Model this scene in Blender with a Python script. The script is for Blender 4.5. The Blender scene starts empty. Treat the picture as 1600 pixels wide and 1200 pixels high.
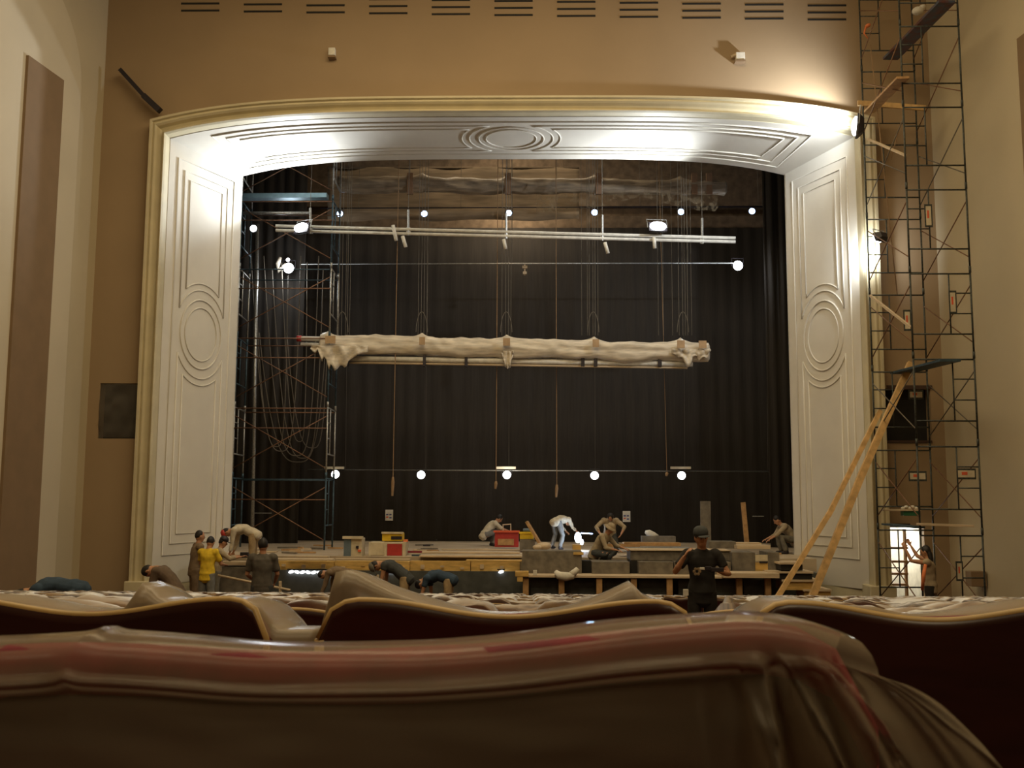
import bpy, bmesh, math, random
from mathutils import Vector, Matrix, noise
from math import sin, cos, pi, radians, sqrt
random.seed(7)
SC = bpy.context.scene
COL = SC.collection
V = Vector

# ------------------------------------------------------------------ camera
FPX = 1590.0
CAM = V((.48, 0, 2.55))
_t, _y, _r = radians(6.46), radians(1.15), radians(.26)
FW = V((-sin(_y)*cos(_t), cos(_y)*cos(_t), sin(_t)))
_rt = FW.cross(V((0, 0, 1))).normalized(); _up = _rt.cross(FW)
RT = _rt*cos(_r)+_up*sin(_r); UP = -_rt*sin(_r)+_up*cos(_r)
cd = bpy.data.cameras.new('camera'); cam = bpy.data.objects.new('camera', cd); COL.objects.link(cam)
M = Matrix((RT, UP, -FW)).transposed().to_4x4(); M.translation = CAM
cam.matrix_world = M
cd.sensor_width = 36; cd.lens = 36*FPX/1600; cd.clip_start = .02; cd.clip_end = 200
cd.dof.use_dof = True; cd.dof.focus_distance = 22; cd.dof.aperture_fstop = 26
SC.camera = cam
def at(x, y, Y):
    """point of the vertical plane at distance Y seen at pixel x, y (1600x1200)"""
    d = FW + RT*((x-800)/FPX) + UP*((600-y)/FPX)
    return CAM + d*(Y/d.y)

# ------------------------------------------------------------------ world, exposure, hall fill lights
w = bpy.data.worlds.new('world'); SC.world = w; w.use_nodes = True
w.node_tree.nodes['Background'].inputs[0].default_value = (1, .8, .55, 1)
w.node_tree.nodes['Background'].inputs[1].default_value = .02
SC.view_settings.view_transform = 'Standard'; SC.view_settings.look = 'None'
SC.view_settings.exposure = 0; SC.view_settings.gamma = 1
try: SC.cycles.max_bounces = 6; SC.cycles.transparent_max_bounces = 24; SC.cycles.caustics_reflective = False; SC.cycles.caustics_refractive = False; SC.cycles.sample_clamp_indirect = 4
except Exception: pass
WARM = (1, .78, .46); COOL = (.88, .94, 1)
def light(name, typ, loc, power, color, size=.1, aim=None, sy=None, angle=None, blend=.6):
    l = bpy.data.lights.new(name, typ); l.energy = power; l.color = color
    if typ == 'AREA':
        l.size = size
        if sy: l.shape = 'RECTANGLE'; l.size_y = sy
    else: l.shadow_soft_size = size
    if typ == 'SPOT': l.spot_size = radians(angle or 120); l.spot_blend = blend
    o = bpy.data.objects.new(name, l); COL.objects.link(o); o.location = loc
    if aim is not None: o.rotation_euler = (V(aim)-V(loc)).to_track_quat('-Z', 'Y').to_euler()
    return o
light('house_fill_front', 'AREA', (0, 17, 15.6), 760, WARM, 12, (0, 19, 0), 4)  # unseen area lights put under the ceiling for the hall's warm ambient
light('house_fill_middle', 'AREA', (0, 9, 15.6), 720, WARM, 12, (0, 14, 0), 4)
light('near_film_fill', 'AREA', (5, -3, 11), 170, WARM, 3, (.6, 1, 2), 1.2)  # unseen light added behind the camera to brighten the near plastic
light('house_fill_rear', 'AREA', (0, 3, 15.6), 420, WARM, 12, (0, 5, 0), 3)  # unseen overhead fill, kept strong for the seat plastic

# ------------------------------------------------------------------ materials
MATS = {}
def mat(name, col, rough=.7, metal=0, noise_amt=.12, scale=6, bump=0, bscale=40, emit=None, estr=0, alpha=None, spec=.5, col2=None, detail=4, stretch=None):
    if name in MATS: return MATS[name]
    m = bpy.data.materials.new(name); m.use_nodes = True; MATS[name] = m
    nt = m.node_tree; b = nt.nodes['Principled BSDF']
    b.inputs['Roughness'].default_value = rough; b.inputs['Metallic'].default_value = metal
    b.inputs['Specular IOR Level'].default_value = spec
    tc = nt.nodes.new('ShaderNodeTexCoord'); src = tc.outputs['Object']
    if stretch:
        mp = nt.nodes.new('ShaderNodeMapping'); mp.inputs['Scale'].default_value = stretch
        nt.links.new(src, mp.inputs[0]); src = mp.outputs[0]
    n = nt.nodes.new('ShaderNodeTexNoise'); n.inputs['Scale'].default_value = scale; n.inputs['Detail'].default_value = detail
    nt.links.new(src, n.inputs['Vector'])
    r = nt.nodes.new('ShaderNodeValToRGB'); nt.links.new(n.outputs['Fac'], r.inputs[0])
    c2 = col2 or tuple(c*(1+noise_amt) for c in col); c1 = col if col2 else tuple(c*(1-noise_amt) for c in col)
    r.color_ramp.elements[0].position = .35; r.color_ramp.elements[1].position = .65
    r.color_ramp.elements[0].color = (*c1, 1); r.color_ramp.elements[1].color = (*c2, 1)
    nt.links.new(r.outputs[0], b.inputs['Base Color'])
    if bump:
        n2 = nt.nodes.new('ShaderNodeTexNoise'); n2.inputs['Scale'].default_value = bscale
        nt.links.new(src, n2.inputs['Vector'])
        bp = nt.nodes.new('ShaderNodeBump'); bp.inputs['Strength'].default_value = bump
        nt.links.new(n2.outputs['Fac'], bp.inputs['Height']); nt.links.new(bp.outputs[0], b.inputs['Normal'])
    if emit: b.inputs['Emission Color'].default_value = (*emit, 1); b.inputs['Emission Strength'].default_value = estr
    if alpha is not None: b.inputs['Alpha'].default_value = alpha
    return m
def film_mat(name, col, fac, rough=.12, face=.75, bmp=.12, patchy=False, gls=.2):
    m = bpy.data.materials.new(name); m.use_nodes = True; MATS[name] = m
    nt = m.node_tree; nt.nodes.clear(); N = nt.nodes.new; L = nt.links.new
    out = N('ShaderNodeOutputMaterial'); tr = N('ShaderNodeBsdfTransparent'); df = N('ShaderNodeBsdfDiffuse'); tl = N('ShaderNodeBsdfTranslucent'); gl = N('ShaderNodeBsdfGlossy')
    df.inputs[0].default_value = (*col, 1); tl.inputs[0].default_value = (*col, 1); gl.inputs['Roughness'].default_value = rough
    tr.inputs[0].default_value = (.97, .96, .93, 1)
    a = N('ShaderNodeMixShader'); a.inputs[0].default_value = .5; L(df.outputs[0], a.inputs[1]); L(tl.outputs[0], a.inputs[2])
    lw = N('ShaderNodeLayerWeight'); lw.inputs[0].default_value = .35
    tc = N('ShaderNodeTexCoord'); nz = N('ShaderNodeTexNoise'); nz.inputs['Scale'].default_value = 7; nz.inputs['Distortion'].default_value = 1.5; L(tc.outputs['Object'], nz.inputs[0])
    bp = N('ShaderNodeBump'); bp.inputs['Strength'].default_value = bmp; bp.inputs['Distance'].default_value = .01; L(nz.outputs[0], bp.inputs['Height'])
    L(bp.outputs[0], gl.inputs['Normal'])
    mm = N('ShaderNodeMath'); mm.operation = 'MULTIPLY_ADD'; L(lw.outputs['Facing'], mm.inputs[0]); mm.inputs[1].default_value = face; mm.inputs[2].default_value = fac
    mm.use_clamp = True
    fo = mm.outputs[0]
    if patchy:
        n3 = N('ShaderNodeTexNoise'); n3.inputs['Scale'].default_value = 5; n3.inputs['Detail'].default_value = 3; mp = N('ShaderNodeMapping'); mp.inputs['Scale'].default_value = (1, 1.2, 1)
        L(tc.outputs['Object'], mp.inputs[0]); L(mp.outputs[0], n3.inputs[0])
        rp = N('ShaderNodeMapRange'); rp.inputs['From Min'].default_value = .47; rp.inputs['From Max'].default_value = .56; rp.inputs['To Min'].default_value = .1; rp.inputs['To Max'].default_value = 1; L(n3.outputs[0], rp.inputs[0])
        pm = N('ShaderNodeMath'); pm.operation = 'MULTIPLY'; L(fo, pm.inputs[0]); L(rp.outputs[0], pm.inputs[1]); fo = pm.outputs[0]
    b1 = N('ShaderNodeMixShader'); L(fo, b1.inputs[0]); L(tr.outputs[0], b1.inputs[1]); L(a.outputs[0], b1.inputs[2])
    b2 = N('ShaderNodeMixShader'); lg = N('ShaderNodeLayerWeight'); lg.inputs[0].default_value = gls; L(lg.outputs['Fresnel'], b2.inputs[0]); L(b1.outputs[0], b2.inputs[1]); L(gl.outputs[0], b2.inputs[2])
    L(b2.outputs[0], out.inputs[0]); return m
def emat(name, col, s):
    m = bpy.data.materials.new(name); m.use_nodes = True; MATS[name] = m
    b = m.node_tree.nodes['Principled BSDF']; b.inputs['Base Color'].default_value = (.8, .8, .8, 1)
    b.inputs['Emission Color'].default_value = (*col, 1); b.inputs['Emission Strength'].default_value = s
    try: m.cycles.emission_sampling = 'NONE'
    except Exception: pass
    return m

M_brown = mat('brown_wall_paint', (.35, .25, .145), .8, noise_amt=.04, scale=.6, bump=.1, bscale=60)
M_brownd = mat('brown_panel', (.235, .155, .085), .85, noise_amt=.05, scale=2)
M_cream = mat('cream_wall_paint', (.53, .455, .31), .75, noise_amt=.04, scale=.5, bump=.06)
M_cream2 = mat('pale_cream_paint', (.60, .53, .39), .75, noise_amt=.04, scale=.5)
M_mould = mat('yellow_cream_moulding', (.60, .53, .35), .6, noise_amt=.06, scale=2)
M_plaster = mat('white_plaster', (.68, .645, .56), .6, noise_amt=.03, scale=1.5, bump=.05)
M_floor = mat('dark_carpet', (.07, .035, .025), .95, noise_amt=.3, scale=30)
M_ceil = mat('ceiling_paint', (.35, .27, .17), .9)
M_black = mat('black_drape', (.040, .034, .028), .95, noise_amt=.12, scale=3, stretch=(6, 6, .3))
M_conc = mat('brown_concrete', (.20, .145, .095), .9, noise_amt=.25, scale=4, bump=.3, bscale=12)
M_deck = mat('stage_plywood', (.46, .37, .26), .7, noise_amt=.25, scale=2.5, stretch=(.4, 2, 1))
M_board = mat('pale_plank', (.58, .46, .31), .7, noise_amt=.15, scale=5, stretch=(.4, 4, 4))
M_ywood = mat('yellow_timber', (.62, .40, .12), .6, noise_amt=.2, scale=6, stretch=(.6, 3, 3))
M_wood = mat('brown_timber', (.44, .26, .11), .65, noise_amt=.2, scale=8)
M_pole = mat('raw_pine', (.62, .40, .17), .6, noise_amt=.2, scale=6)
M_grey = mat('grey_concrete_board', (.17, .15, .12), .85, noise_amt=.25, scale=6, bump=.15)
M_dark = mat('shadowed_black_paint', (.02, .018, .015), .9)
M_pit = mat('dark_grey_render', (.07, .075, .07), .85, noise_amt=.2, scale=5)
M_rust = mat('rusty_tube', (.21, .11, .06), .6, .3, .25, 20)
M_steel = mat('galvanised_tube', (.38, .38, .36), .4, .7, .25, 30)
M_blue = mat('blue_painted_steel', (.05, .09, .12), .5, .3, .25, 12)
M_scaf = mat('dark_scaffold_tube', (.055, .062, .055), .55, .3, .4, 25)
M_white = mat('white_painted_pipe', (.75, .73, .66), .5)
M_blackm = mat('black_metal', (.03, .025, .03), .5, .3)
M_cable = mat('steel_cable', (.16, .14, .11), .6, .2)
M_rope = mat('brown_rope', (.30, .19, .10), .9)
M_redw = mat('burgundy_velvet', (.20, .014, .026), .75, noise_amt=.25, scale=30)
M_shell = mat('dark_stained_shell', (.05, .014, .012), .35, noise_amt=.2, scale=6, stretch=(1, 1, 6))
M_edge = mat('pale_beech_edge', (.60, .42, .17), .4, noise_amt=.12, scale=10)
M_wrap = mat('cloudy_plastic_wrap', (.60, .53, .42), .3, noise_amt=.2, scale=5, bump=.5, bscale=7, stretch=(.5, 2, 3))
M_film = film_mat('thin_clear_plastic', (.82, .69, .47), .30, .25)
M_film2 = film_mat('heavier_clear_plastic', (.90, .78, .56), .11, .15, .28, .02, False, .10)
M_film3 = film_mat('dusty_clear_plastic', (.70, .54, .33), .28, .5, .55, .12, True, .06)
M_red = mat('red_enamel', (.42, .035, .03), .5)
M_yel = mat('yellow_plastic', (.80, .55, .03), .5)
M_bluegrey = mat('blue_grey_enamel', (.12, .17, .22), .5)
M_ivory = mat('ivory_enamel', (.62, .55, .40), .5)
M_paper = mat('white_paper', (.72, .69, .60), .8)
M_ink = mat('blue_ink', (.06, .07, .25), .8)
M_redink = mat('orange_red_ink', (.7, .12, .05), .8)
M_orange = mat('orange_rag', (.75, .22, .08), .8)
M_green = mat('green_plastic', (.03, .16, .07), .5)
E_flood = emat('flood_lamp_glow', (.90, .95, 1), 22)
E_blue = emat('bluish_lamp_glow', (.42, .60, 1), 4.5)
E_white = emat('white_lamp_glow', (.95, .97, 1), 7)
E_weld = emat('welding_arc', (.72, .85, 1), 14)

# ------------------------------------------------------------------ mesh builder
def wloc(o):
    p = V((0, 0, 0))
    while o is not None: p += o.location; o = o.parent
    return p
class MB:
    def __init__(s): s.v = []; s.f = []
    def add(s, vs, fs):
        n = len(s.v); s.v += [V(v) for v in vs]; s.f += [tuple(i+n for i in f) for f in fs]; return s
    def box(s, a, b):
        x0, y0, z0 = (min(a[i], b[i]) for i in range(3)); x1, y1, z1 = (max(a[i], b[i]) for i in range(3))
        return s.add([(x0,y0,z0),(x1,y0,z0),(x1,y1,z0),(x0,y1,z0),(x0,y0,z1),(x1,y0,z1),(x1,y1,z1),(x0,y1,z1)],
                     [(0,3,2,1),(4,5,6,7),(0,1,5,4),(1,2,6,5),(2,3,7,6),(3,0,4,7)])
    def bar(s, p, q, w, h, up=(0, 0, 1)):
        p, q = V(p), V(q); d = (q-p).normalized(); u = V(up)
        if abs(d.dot(u)) > .97: u = V((0, 1, 0))
        r = d.cross(u).normalized()*w/2; u = r.cross(d).normalized()*h/2
        vs = [e+i*r+j*u for e in (p, q) for i, j in ((-1,-1),(1,-1),(1,1),(-1,1))]
        return s.add(vs, [(0,1,2,3),(7,6,5,4),(0,4,5,1),(1,5,6,2),(2,6,7,3),(3,7,4,0)])
    def path(s, pts, r, n=6, closed=False):
        pts = [V(p) for p in pts]; m = len(pts); rs = r if isinstance(r, (list, tuple)) else [r]*m
        vs = []; prev = None
        for i, p in enumerate(pts):
            a = pts[(i-1) % m] if closed or i > 0 else p; b = pts[(i+1) % m] if closed or i < m-1 else p
            d = (b-a).normalized()
            if prev is None:
                u = V((0, 0, 1)) if abs(d.z) < .9 else V((0, 1, 0)); u = (u-d*d.dot(u)).normalized()
            else: u = (prev-d*d.dot(prev)).normalized()
            prev = u; t = d.cross(u)
            vs += [p+rs[i]*(cos(2*pi*k/n)*u+sin(2*pi*k/n)*t) for k in range(n)]
        fs = []
        for i in range(m if closed else m-1):
            for k in range(n):
                a = i*n+k; b = i*n+(k+1) % n; j = (i+1) % m
                fs.append((a, b, j*n+(k+1) % n, j*n+k))
        if not closed: fs += [tuple(range(n))[::-1], tuple((m-1)*n+k for k in range(n))]
        return s.add(vs, fs)
    def tube(s, p, q, r, n=6): return s.path([p, q], r, n)
    def ell(s, c, ax, n=14, m=9):
        """ellipsoid; ax = three axis vectors"""
        c = V(c); a, b, d = (V(k) for k in ax); vs = [c-d]; fs = []
        for i in range(1, m):
            th = pi*i/m
            vs += [c-d*cos(th)+sin(th)*(a*cos(2*pi*k/n)+b*sin(2*pi*k/n)) for k in range(n)]
        vs.append(c+d); L = len(vs)-1
        for k in range(n):
            fs.append((0, 1+(k+1) % n, 1+k)); fs.append((L, L-n+k, L-n+(k+1) % n))
        for i in range(m-2):
            for k in range(n):
                a0 = 1+i*n+k; a1 = 1+i*n+(k+1) % n; fs.append((a0, a1, a1+n, a0+n))
        return s.add(vs, fs)
    def rings(s, rings, closed=True, caps=True):
        n = len(rings[0]); vs = [p for r in rings for p in r]; fs = []
        for i in range(len(rings)-1):
            for k in range(n if closed else n-1):
                a = i*n+k; b = i*n+(k+1) % n; fs.append((a, b, b+n, a+n))
        if caps and closed: fs += [tuple(range(n))[::-1], tuple((len(rings)-1)*n+k for k in range(n))]
        return s.add(vs, fs)
    def build(s, name, m, parent=None, smooth=False, bevel=0, origin=None):
        o_ = wloc(parent) if parent else None
        vs = s.v
        if parent is None:
            if origin is not None: o_ = V(origin)
            else:
                mn = [min(v[i] for v in vs) for i in range(3)]; mx = [max(v[i] for v in vs) for i in range(3)]
                o_ = V(((mn[0]+mx[0])/2, (mn[1]+mx[1])/2, mn[2]))
        me = bpy.data.meshes.new(name); me.from_pydata([v-o_ for v in vs], [], s.f); me.update()
        bm = bmesh.new(); bm.from_mesh(me); bmesh.ops.recalc_face_normals(bm, faces=bm.faces); bm.to_mesh(me); bm.free()
        if not isinstance(m, (list, tuple)): m = [m]
        for x in m: me.materials.append(x)
        if smooth:
            for p in me.polygons: p.use_smooth = True
        ob = bpy.data.objects.new(name, me); COL.objects.link(ob)
        if parent: ob.parent = parent
        else: ob.location = o_
        if bevel:
            b = ob.modifiers.new('bevel', 'BEVEL'); b.width = bevel; b.segments = 2; b.limit_method = 'ANGLE'
        return ob
def tag(o, label, cat=None, group=None, kind=None):
    o['label'] = label
    if cat: o['category'] = cat
    if group: o['group'] = group
    if kind: o['kind'] = kind
    return o
def thing(name, loc, label, cat, group=None):
    o = bpy.data.objects.new(name, None); COL.objects.link(o); o.location = loc; o.empty_display_size = .1
    return tag(o, label, cat, group)
def struct(name, mb, m, label, smooth=False, bevel=0):
    o = mb.build(name, m, None, smooth, bevel); o['kind'] = 'structure'; o['label'] = label; o['category'] = name.split('_')[0]; return o
def pbox(mb, x0, x1, y0, y1, Y, dep):
    """box whose front face at distance Y spans these pixels of the photo"""
    a = at((x0+x1)/2, y0, Y); b = at((x0+x1)/2, y1, Y); l = at(x0, (y0+y1)/2, Y); r = at(x1, (y0+y1)/2, Y)
    return mb.box((l.x, Y, b.z), (r.x, Y+dep, a.z))

# ------------------------------------------------------------------ the hall
WX, WY = 10.2, 24.15                                   # front corners of the side walls
def side_x(y): return WX + .118*(WY-y)
def floor_z(y): return max(0.0, 1.655-.0915*y)
ys = [-4, 0, 4, 8, 12, 16, 18.087, 20, WY+.3]
mb = MB(); mb.rings([[(-14.5, y, floor_z(y)), (14.5, y, floor_z(y)), (14.5, y, floor_z(y)-.3), (-14.5, y, floor_z(y)-.3)] for y in ys])
struct('floor', mb, M_floor, 'raked dark carpeted auditorium floor under the seat rows')
struct('ceiling', MB().box((-14.5, -4, 16), (14.5, WY+.3, 16.3)), M_ceil, 'plain auditorium ceiling high above the seats')
struct('wall_rear', MB().box((-14.5, -4.3, -.3), (14.5, -4, 16)), M_brown, 'brown rear wall of the auditorium behind the last row')
DL, DR = 8.84, 9.84                                    # openings in the front wall flanks
# front wall round the proscenium hole, doorway and two niches
def arch_z(x, hw, zc, rise, e=4.2): return zc + rise*(1-min(abs(x)/hw, 1)**e)
fw_ = MB(); N = 40
for i in range(N):
    xa = -8.5+17*i/N; xb = -8.5+17*(i+1)/N
    za, zb = (arch_z(x, 8.62, 11.55, .56) for x in (xa, xb))
    fw_.add([(xa-.08, WY, za), (xb-.08, WY, zb), (xb-.08, WY, 16), (xa-.08, WY, 16), (xa-.08, WY+.3, za), (xb-.08, WY+.3, zb), (xb-.08, WY+.3, 16), (xa-.08, WY+.3, 16)],
            [(0,1,2,3), (7,6,5,4), (0,4,5,1), (3,2,6,7)])
XL0, XL1, XR0, XR1 = -10.3, -8.58, 8.42, 10.3
fw_.box((XL0, WY, -.2), (XL1, WY+.3, 3.95)); fw_.box((XL0, WY, 5.28), (XL1, WY+.3, 16)); fw_.box((XL0, WY, 3.95), (-9.92, WY+.3, 5.28))
fw_.box((XR0, WY, 1.95), (XR1, WY+.3, 3.9)); fw_.box((XR0, WY, 5.2), (XR1, WY+.3, 16)); fw_.box((9.9, WY, 3.9), (XR1, WY+.3, 5.2)); fw_.box((9.62, WY, -.2), (XR1, WY+.3, 1.95))
fw_.box((XR0, WY, -.2), (8.72, WY+.3, 1.95))
struct('wall_front', fw_, M_brown, 'brown painted wall round the stage opening')
# side walls with raised brown panels
for sgn, nm in ((-1, 'left'), (1, 'right')):
    mb = MB(); a, b = side_x(-4), side_x(WY+.3)
    mb.add([(sgn*a, -4, -.3), (sgn*b, WY+.3, -.3), (sgn*(b+.3), WY+.3, -.3), (sgn*(a+.3), -4, -.3)] + [(sgn*a, -4, 16), (sgn*b, WY+.3, 16), (sgn*(b+.3), WY+.3, 16), (sgn*(a+.3), -4, 16)],
           [(0,3,2,1), (4,5,6,7), (0,1,5,4), (1,2,6,5), (2,3,7,6), (3,0,4,7)])
    struct('wall_'+nm, mb, M_cream, 'cream painted %s side wall of the auditorium' % nm)
def slab(nm, sgn, y0, y1, out, zt0, zt1, m, label, arch=0):
    """a raised slab on a side wall from depth y0 to y1, tops zt0 and zt1, standing out by out"""
    pts = [(y0, -.2), (y1, -.2)]
    if arch: pts += [(y1, zt1-arch)] + [(y1-(1-cos(t))*(y1-y0)*.9, zt1-arch+sin(t)*arch) for t in [pi/2*k/10 for k in range(1, 11)]]
    else: pts += [(y1, zt1)]
    pts += [(y0, zt0)]
    n = len(pts); mb = MB()
    vs = [(sgn*(side_x(y)-out), y, z) for y, z in pts]+[(sgn*(side_x(y)+.02), y, z) for y, z in pts]
    mb.add(vs, [tuple(range(n)), tuple(range(2*n-1, n-1, -1))]+[(i, (i+1) % n, n+(i+1) % n, n+i) for i in range(n)])
    struct(nm, mb, m, label)
slab('trim_1', -1, 19.6, 23.0, .10, 15.5, 14.6, M_cream2, 'pale cream pilaster with a rounded top on the left wall', 2.4)
slab('trim_2', -1, 20.87, 22.2, .16, 12.05, 12.05, M_brownd, 'tall brown panel set in the left wall pilaster')
slab('trim_3', 1, 17.0, 20.4, .12, 12.1, 12.1, M_brownd, 'tall brown panel at the right edge of the view')

# ------------------------------------------------------------------ proscenium
XC = -.08
def ring(hw, zc, rise, Y, zb, n=64, e=4.2):
    """half opening outline: up the left side, over the arch, down the right"""
    pts = [V((XC-hw, Y, zb)), V((XC-hw, Y, zc))]
    pts = [V((XC-hw, Y, zb+(zc-zb)*k/6)) for k in range(6)]
    pts += [V((XC-hw+2*hw*k/n, Y, arch_z(-hw+2*hw*k/n, hw, zc, rise, e))) for k in range(n+1)]
    pts += [V((XC+hw, Y, zc-(zc-zb)*k/6)) for k in range(1, 7)]
    return pts
pros = thing('proscenium_frame', (XC, 24, 0), 'white plaster arched frame round the whole stage opening', 'proscenium')
pros['kind'] = 'structure'
prof = [(0, 24.2), (0, 23.86), (.03, 23.78), (.08, 23.78), (.10, 23.84), (.12, 23.82), (.16, 23.80), (.20, 23.84), (.24, 23.92), (.29, 23.96), (.33, 23.90), (.37, 23.80), (.40, 23.78), (.42, 23.86), (.43, 24.1), (.44, 24.12)]
HO, ZO, RO = 8.82, 11.76, .57
mb = MB(); mb.rings([ring(HO-d, ZO-d*.92, RO-.1*d, Y, .55) for d, Y in prof], closed=False, caps=False); mb.build('outer_moulding', M_mould, pros)
HI0, ZI0, RI0 = HO-.44, ZO-.405, RO-.044
HI1, ZI1, RI1 = 7.32, 11.24, .46
def lerp(a, b, t): return a+(b-a)*t
rg = []
for k in range(7):
    u = k/6; rg.append(ring(lerp(HI0, HI1, u), lerp(ZI0, ZI1, u), lerp(RI0, RI1, u), lerp(24.1, 26.6, u), .5))
rg.append(ring(HI1, ZI1, RI1, 26.7, .5)); rg.append(ring(HI1+.3, ZI1+.3, RI1, 26.72, .5))
mb = MB(); mb.rings(rg, closed=False, caps=False); mb.build('splayed_reveal', M_plaster, pros)
# plinths under the moulding
for s in (-1, 1):
    MB().box((XC+s*(HO+.05), 23.7, 0), (XC+s*(HO-.55), 24.3, .62)).build('plinth', M_mould, pros, bevel=.02)
    q = MB(); x0, x1 = XC+s*(HI0+.1), XC+s*(HI1-.0)
    q.add([(x0, 24.0, 0), (x1, 26.5, 0), (x1+s*.3, 26.6, 0), (x0+s*.3, 24.2, 0), (x0, 24.0, .5), (x1, 26.5, .5), (x1+s*.3, 26.6, .5), (x0+s*.3, 24.2, .5)], [(0,3,2,1),(4,5,6,7),(0,1,5,4),(1,2,6,5),(2,3,7,6),(3,0,4,7)])
    q.build('plinth', M_mould, pros)
def side_pt(s, u, z, off=.01):
    nx, ny = -s*.918, -.396
    return V((XC+s*lerp(HI0, HI1, u)+nx*off, lerp(24.1, 26.6, u)+ny*off, z))
def top_pt(u, x, off=.01):
    return V((XC+x, lerp(24.1, 26.6, u), arch_z(x, lerp(HI0, HI1, u), lerp(ZI0, ZI1, u), lerp(RI0, RI1, u))-off))
EZ = 6.66
for s in (-1, 1):
    P = lambda u, z: side_pt(s, u, z)
    arcs = []
    r3u, r3z, r4u, r4z = .345, 1.13, .40, 1.30
    uL = [(.11, .89, 1.18, 10.95), (.20, .80, 1.45, 10.7), (.275, .725, 1.68, 10.5)]
    u0, u1, z0, z1 = uL[0]
    MB().path([P(u0, z0), P(u1, z0), P(u1, z1), P(u0, z1)], .020, 6, True).build('panel_bead', M_plaster, pros, True)
    for (u0, u1, z0, z1), (ru, rz) in ((uL[1], (r3u, r3z)), (uL[2], (r4u, r4z))):
        c = (.5-u0)/ru; th = math.acos(min(c, 1)); dz = rz*sin(th)
        for sg, ze in ((1, z1), (-1, z0)):
            pts = [P(u0, EZ+sg*dz), P(u0, ze), P(u1, ze), P(u1, EZ+sg*dz)]
            MB().path(pts, .019, 6).build('panel_bead', M_plaster, pros, True)
            arc = [P(.5-ru*cos(t), EZ+sg*rz*sin(t)) for t in [th+(pi-2*th)*k/18 for k in range(19)]]
            MB().path(arc, .019, 6).build('medallion_ring', M_plaster, pros, True)
    for ru, rz, r in ((.275, .88, .022), (.215, .68, .018)):
        MB().path([P(.5+ru*cos(2*pi*k/40), EZ+rz*sin(2*pi*k/40)) for k in range(40)], r, 6, True).build('medallion_ring', M_plaster, pros, True)
T = top_pt
tl = [(.11, .89, 7.45), (.20, .80, 7.15), (.275, .725, 6.85)]
def soff_line(u, xa, xb): return [T(u, xa+(xb-xa)*k/20) for k in range(21)]
u0, u1, X = tl[0]
MB().path(soff_line(u0, -X, X)+soff_line(u1, X-.4, -X+.4), .020, 6, True).build('panel_bead', M_plaster, pros, True)
for (u0, u1, X), (rx, ru) in ((tl[1], (1.08, .345)), (tl[2], (1.27, .40))):
    c = (.5-u0)/ru; th = math.asin(min(c, 1)); dx = rx*cos(th)
    for sg in (1, -1):
        MB().path(soff_line(u0, sg*dx, sg*X)+soff_line(u1, sg*(X-.3), sg*dx), .019, 6).build('panel_bead', M_plaster, pros, True)
        MB().path([T(.5+ru*sin(t), sg*rx*cos(t)) for t in [-th+2*th*k/18 for k in range(19)]], .019, 6).build('medallion_ring', M_plaster, pros, True)
for rx, ru, r in ((.84, .275, .022), (.65, .215, .018)):
    MB().path([T(.5+ru*sin(2*pi*k/40), rx*cos(2*pi*k/40)) for k in range(40)], r, 6, True).build('medallion_ring', M_plaster, pros, True)

# ------------------------------------------------------------------ stage house
struct('stage_floor', MB().box((-7.55, 24.85, .86), (7.3, 26.72, 1.16)).box((-9.6, 26.95, .86), (9.4, 34.5, 1.16)).box((-7.4, 26.72, .86), (7.2, 26.95, 1.16)), M_deck, 'plywood stage floor behind the proscenium')
bk = MB(); n = 160
for i in range(n+1): pass
bk.box((-9.9, 34.5, 0), (9.9, 34.8, 17)); struct('wall_back', bk, M_conc, 'brown concrete rear wall above the black stage drape')
struct('wall_stage_left', MB().box((-9.9, 24.46, 0), (-9.6, 34.8, 17)), M_dark, 'black left side wall of the stage')
struct('wall_stage_right', MB().box((9.4, 27.6, 0), (9.7, 34.8, 17)), M_dark, 'black right side wall of the stage')
struct('wall_proscenium_rear', MB().box((-9.9, 26.75, 12.0), (9.7, 26.9, 17)).box((-9.9, 26.75, 0), (-7.75, 26.9, 12)).box((7.55, 26.75, 0), (9.9, 26.9, 12)), M_dark, 'dark back side of the proscenium wall')
struct('ceiling_stage', MB().box((-9.9, 24.46, 17), (9.9, 34.8, 17.2)), M_dark, 'dark ceiling over the stage')
def drape(name, x0, x1, Y, z0, z1, amp, per, label, m=M_black):
    n = int((x1-x0)/.06); top = []; bot = []
    for i in range(n+1):
        x = x0+(x1-x0)*i/n; y = Y+amp*sin(2*pi*x/per+1.3*sin(x*1.7))
        top.append((x, y, z1)); bot.append((x, y, z0))
    mb = MB(); mb.rings([bot, top], closed=False, caps=False)
    o = mb.build(name, m, None, True); tag(o, label, 'curtain'); s = o.modifiers.new('thick', 'SOLIDIFY'); s.thickness = .01
    return o
drape('stage_curtain', -9.5, 9.3, 33.9, 1.17, 11.75, .018, .5, 'wide black drape across the back of the stage')
drape('side_curtain', -9.5, -6.75, 31.6, 1.17, 13.5, .04, .36, 'narrow black side curtain at the left of the stage')
drape('side_curtain', 7.55, 9.3, 30.6, 1.17, 13.5, .04, .36, 'narrow black side curtain at the right of the stage')
# dark frame parts beyond the left side
tg = thing('concrete_beam', at(800, 345, 34.2), 'brown concrete beam along the top of the rear stage wall', 'beam')
MB().box((-9.5, 34.0, 11.75), (9.3, 34.5, 12.2)).build('lower_flange', M_conc, tg); MB().box((-9.5, 34.2, 12.6), (9.3, 34.5, 14.9)).build('web', M_conc, tg)

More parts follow.
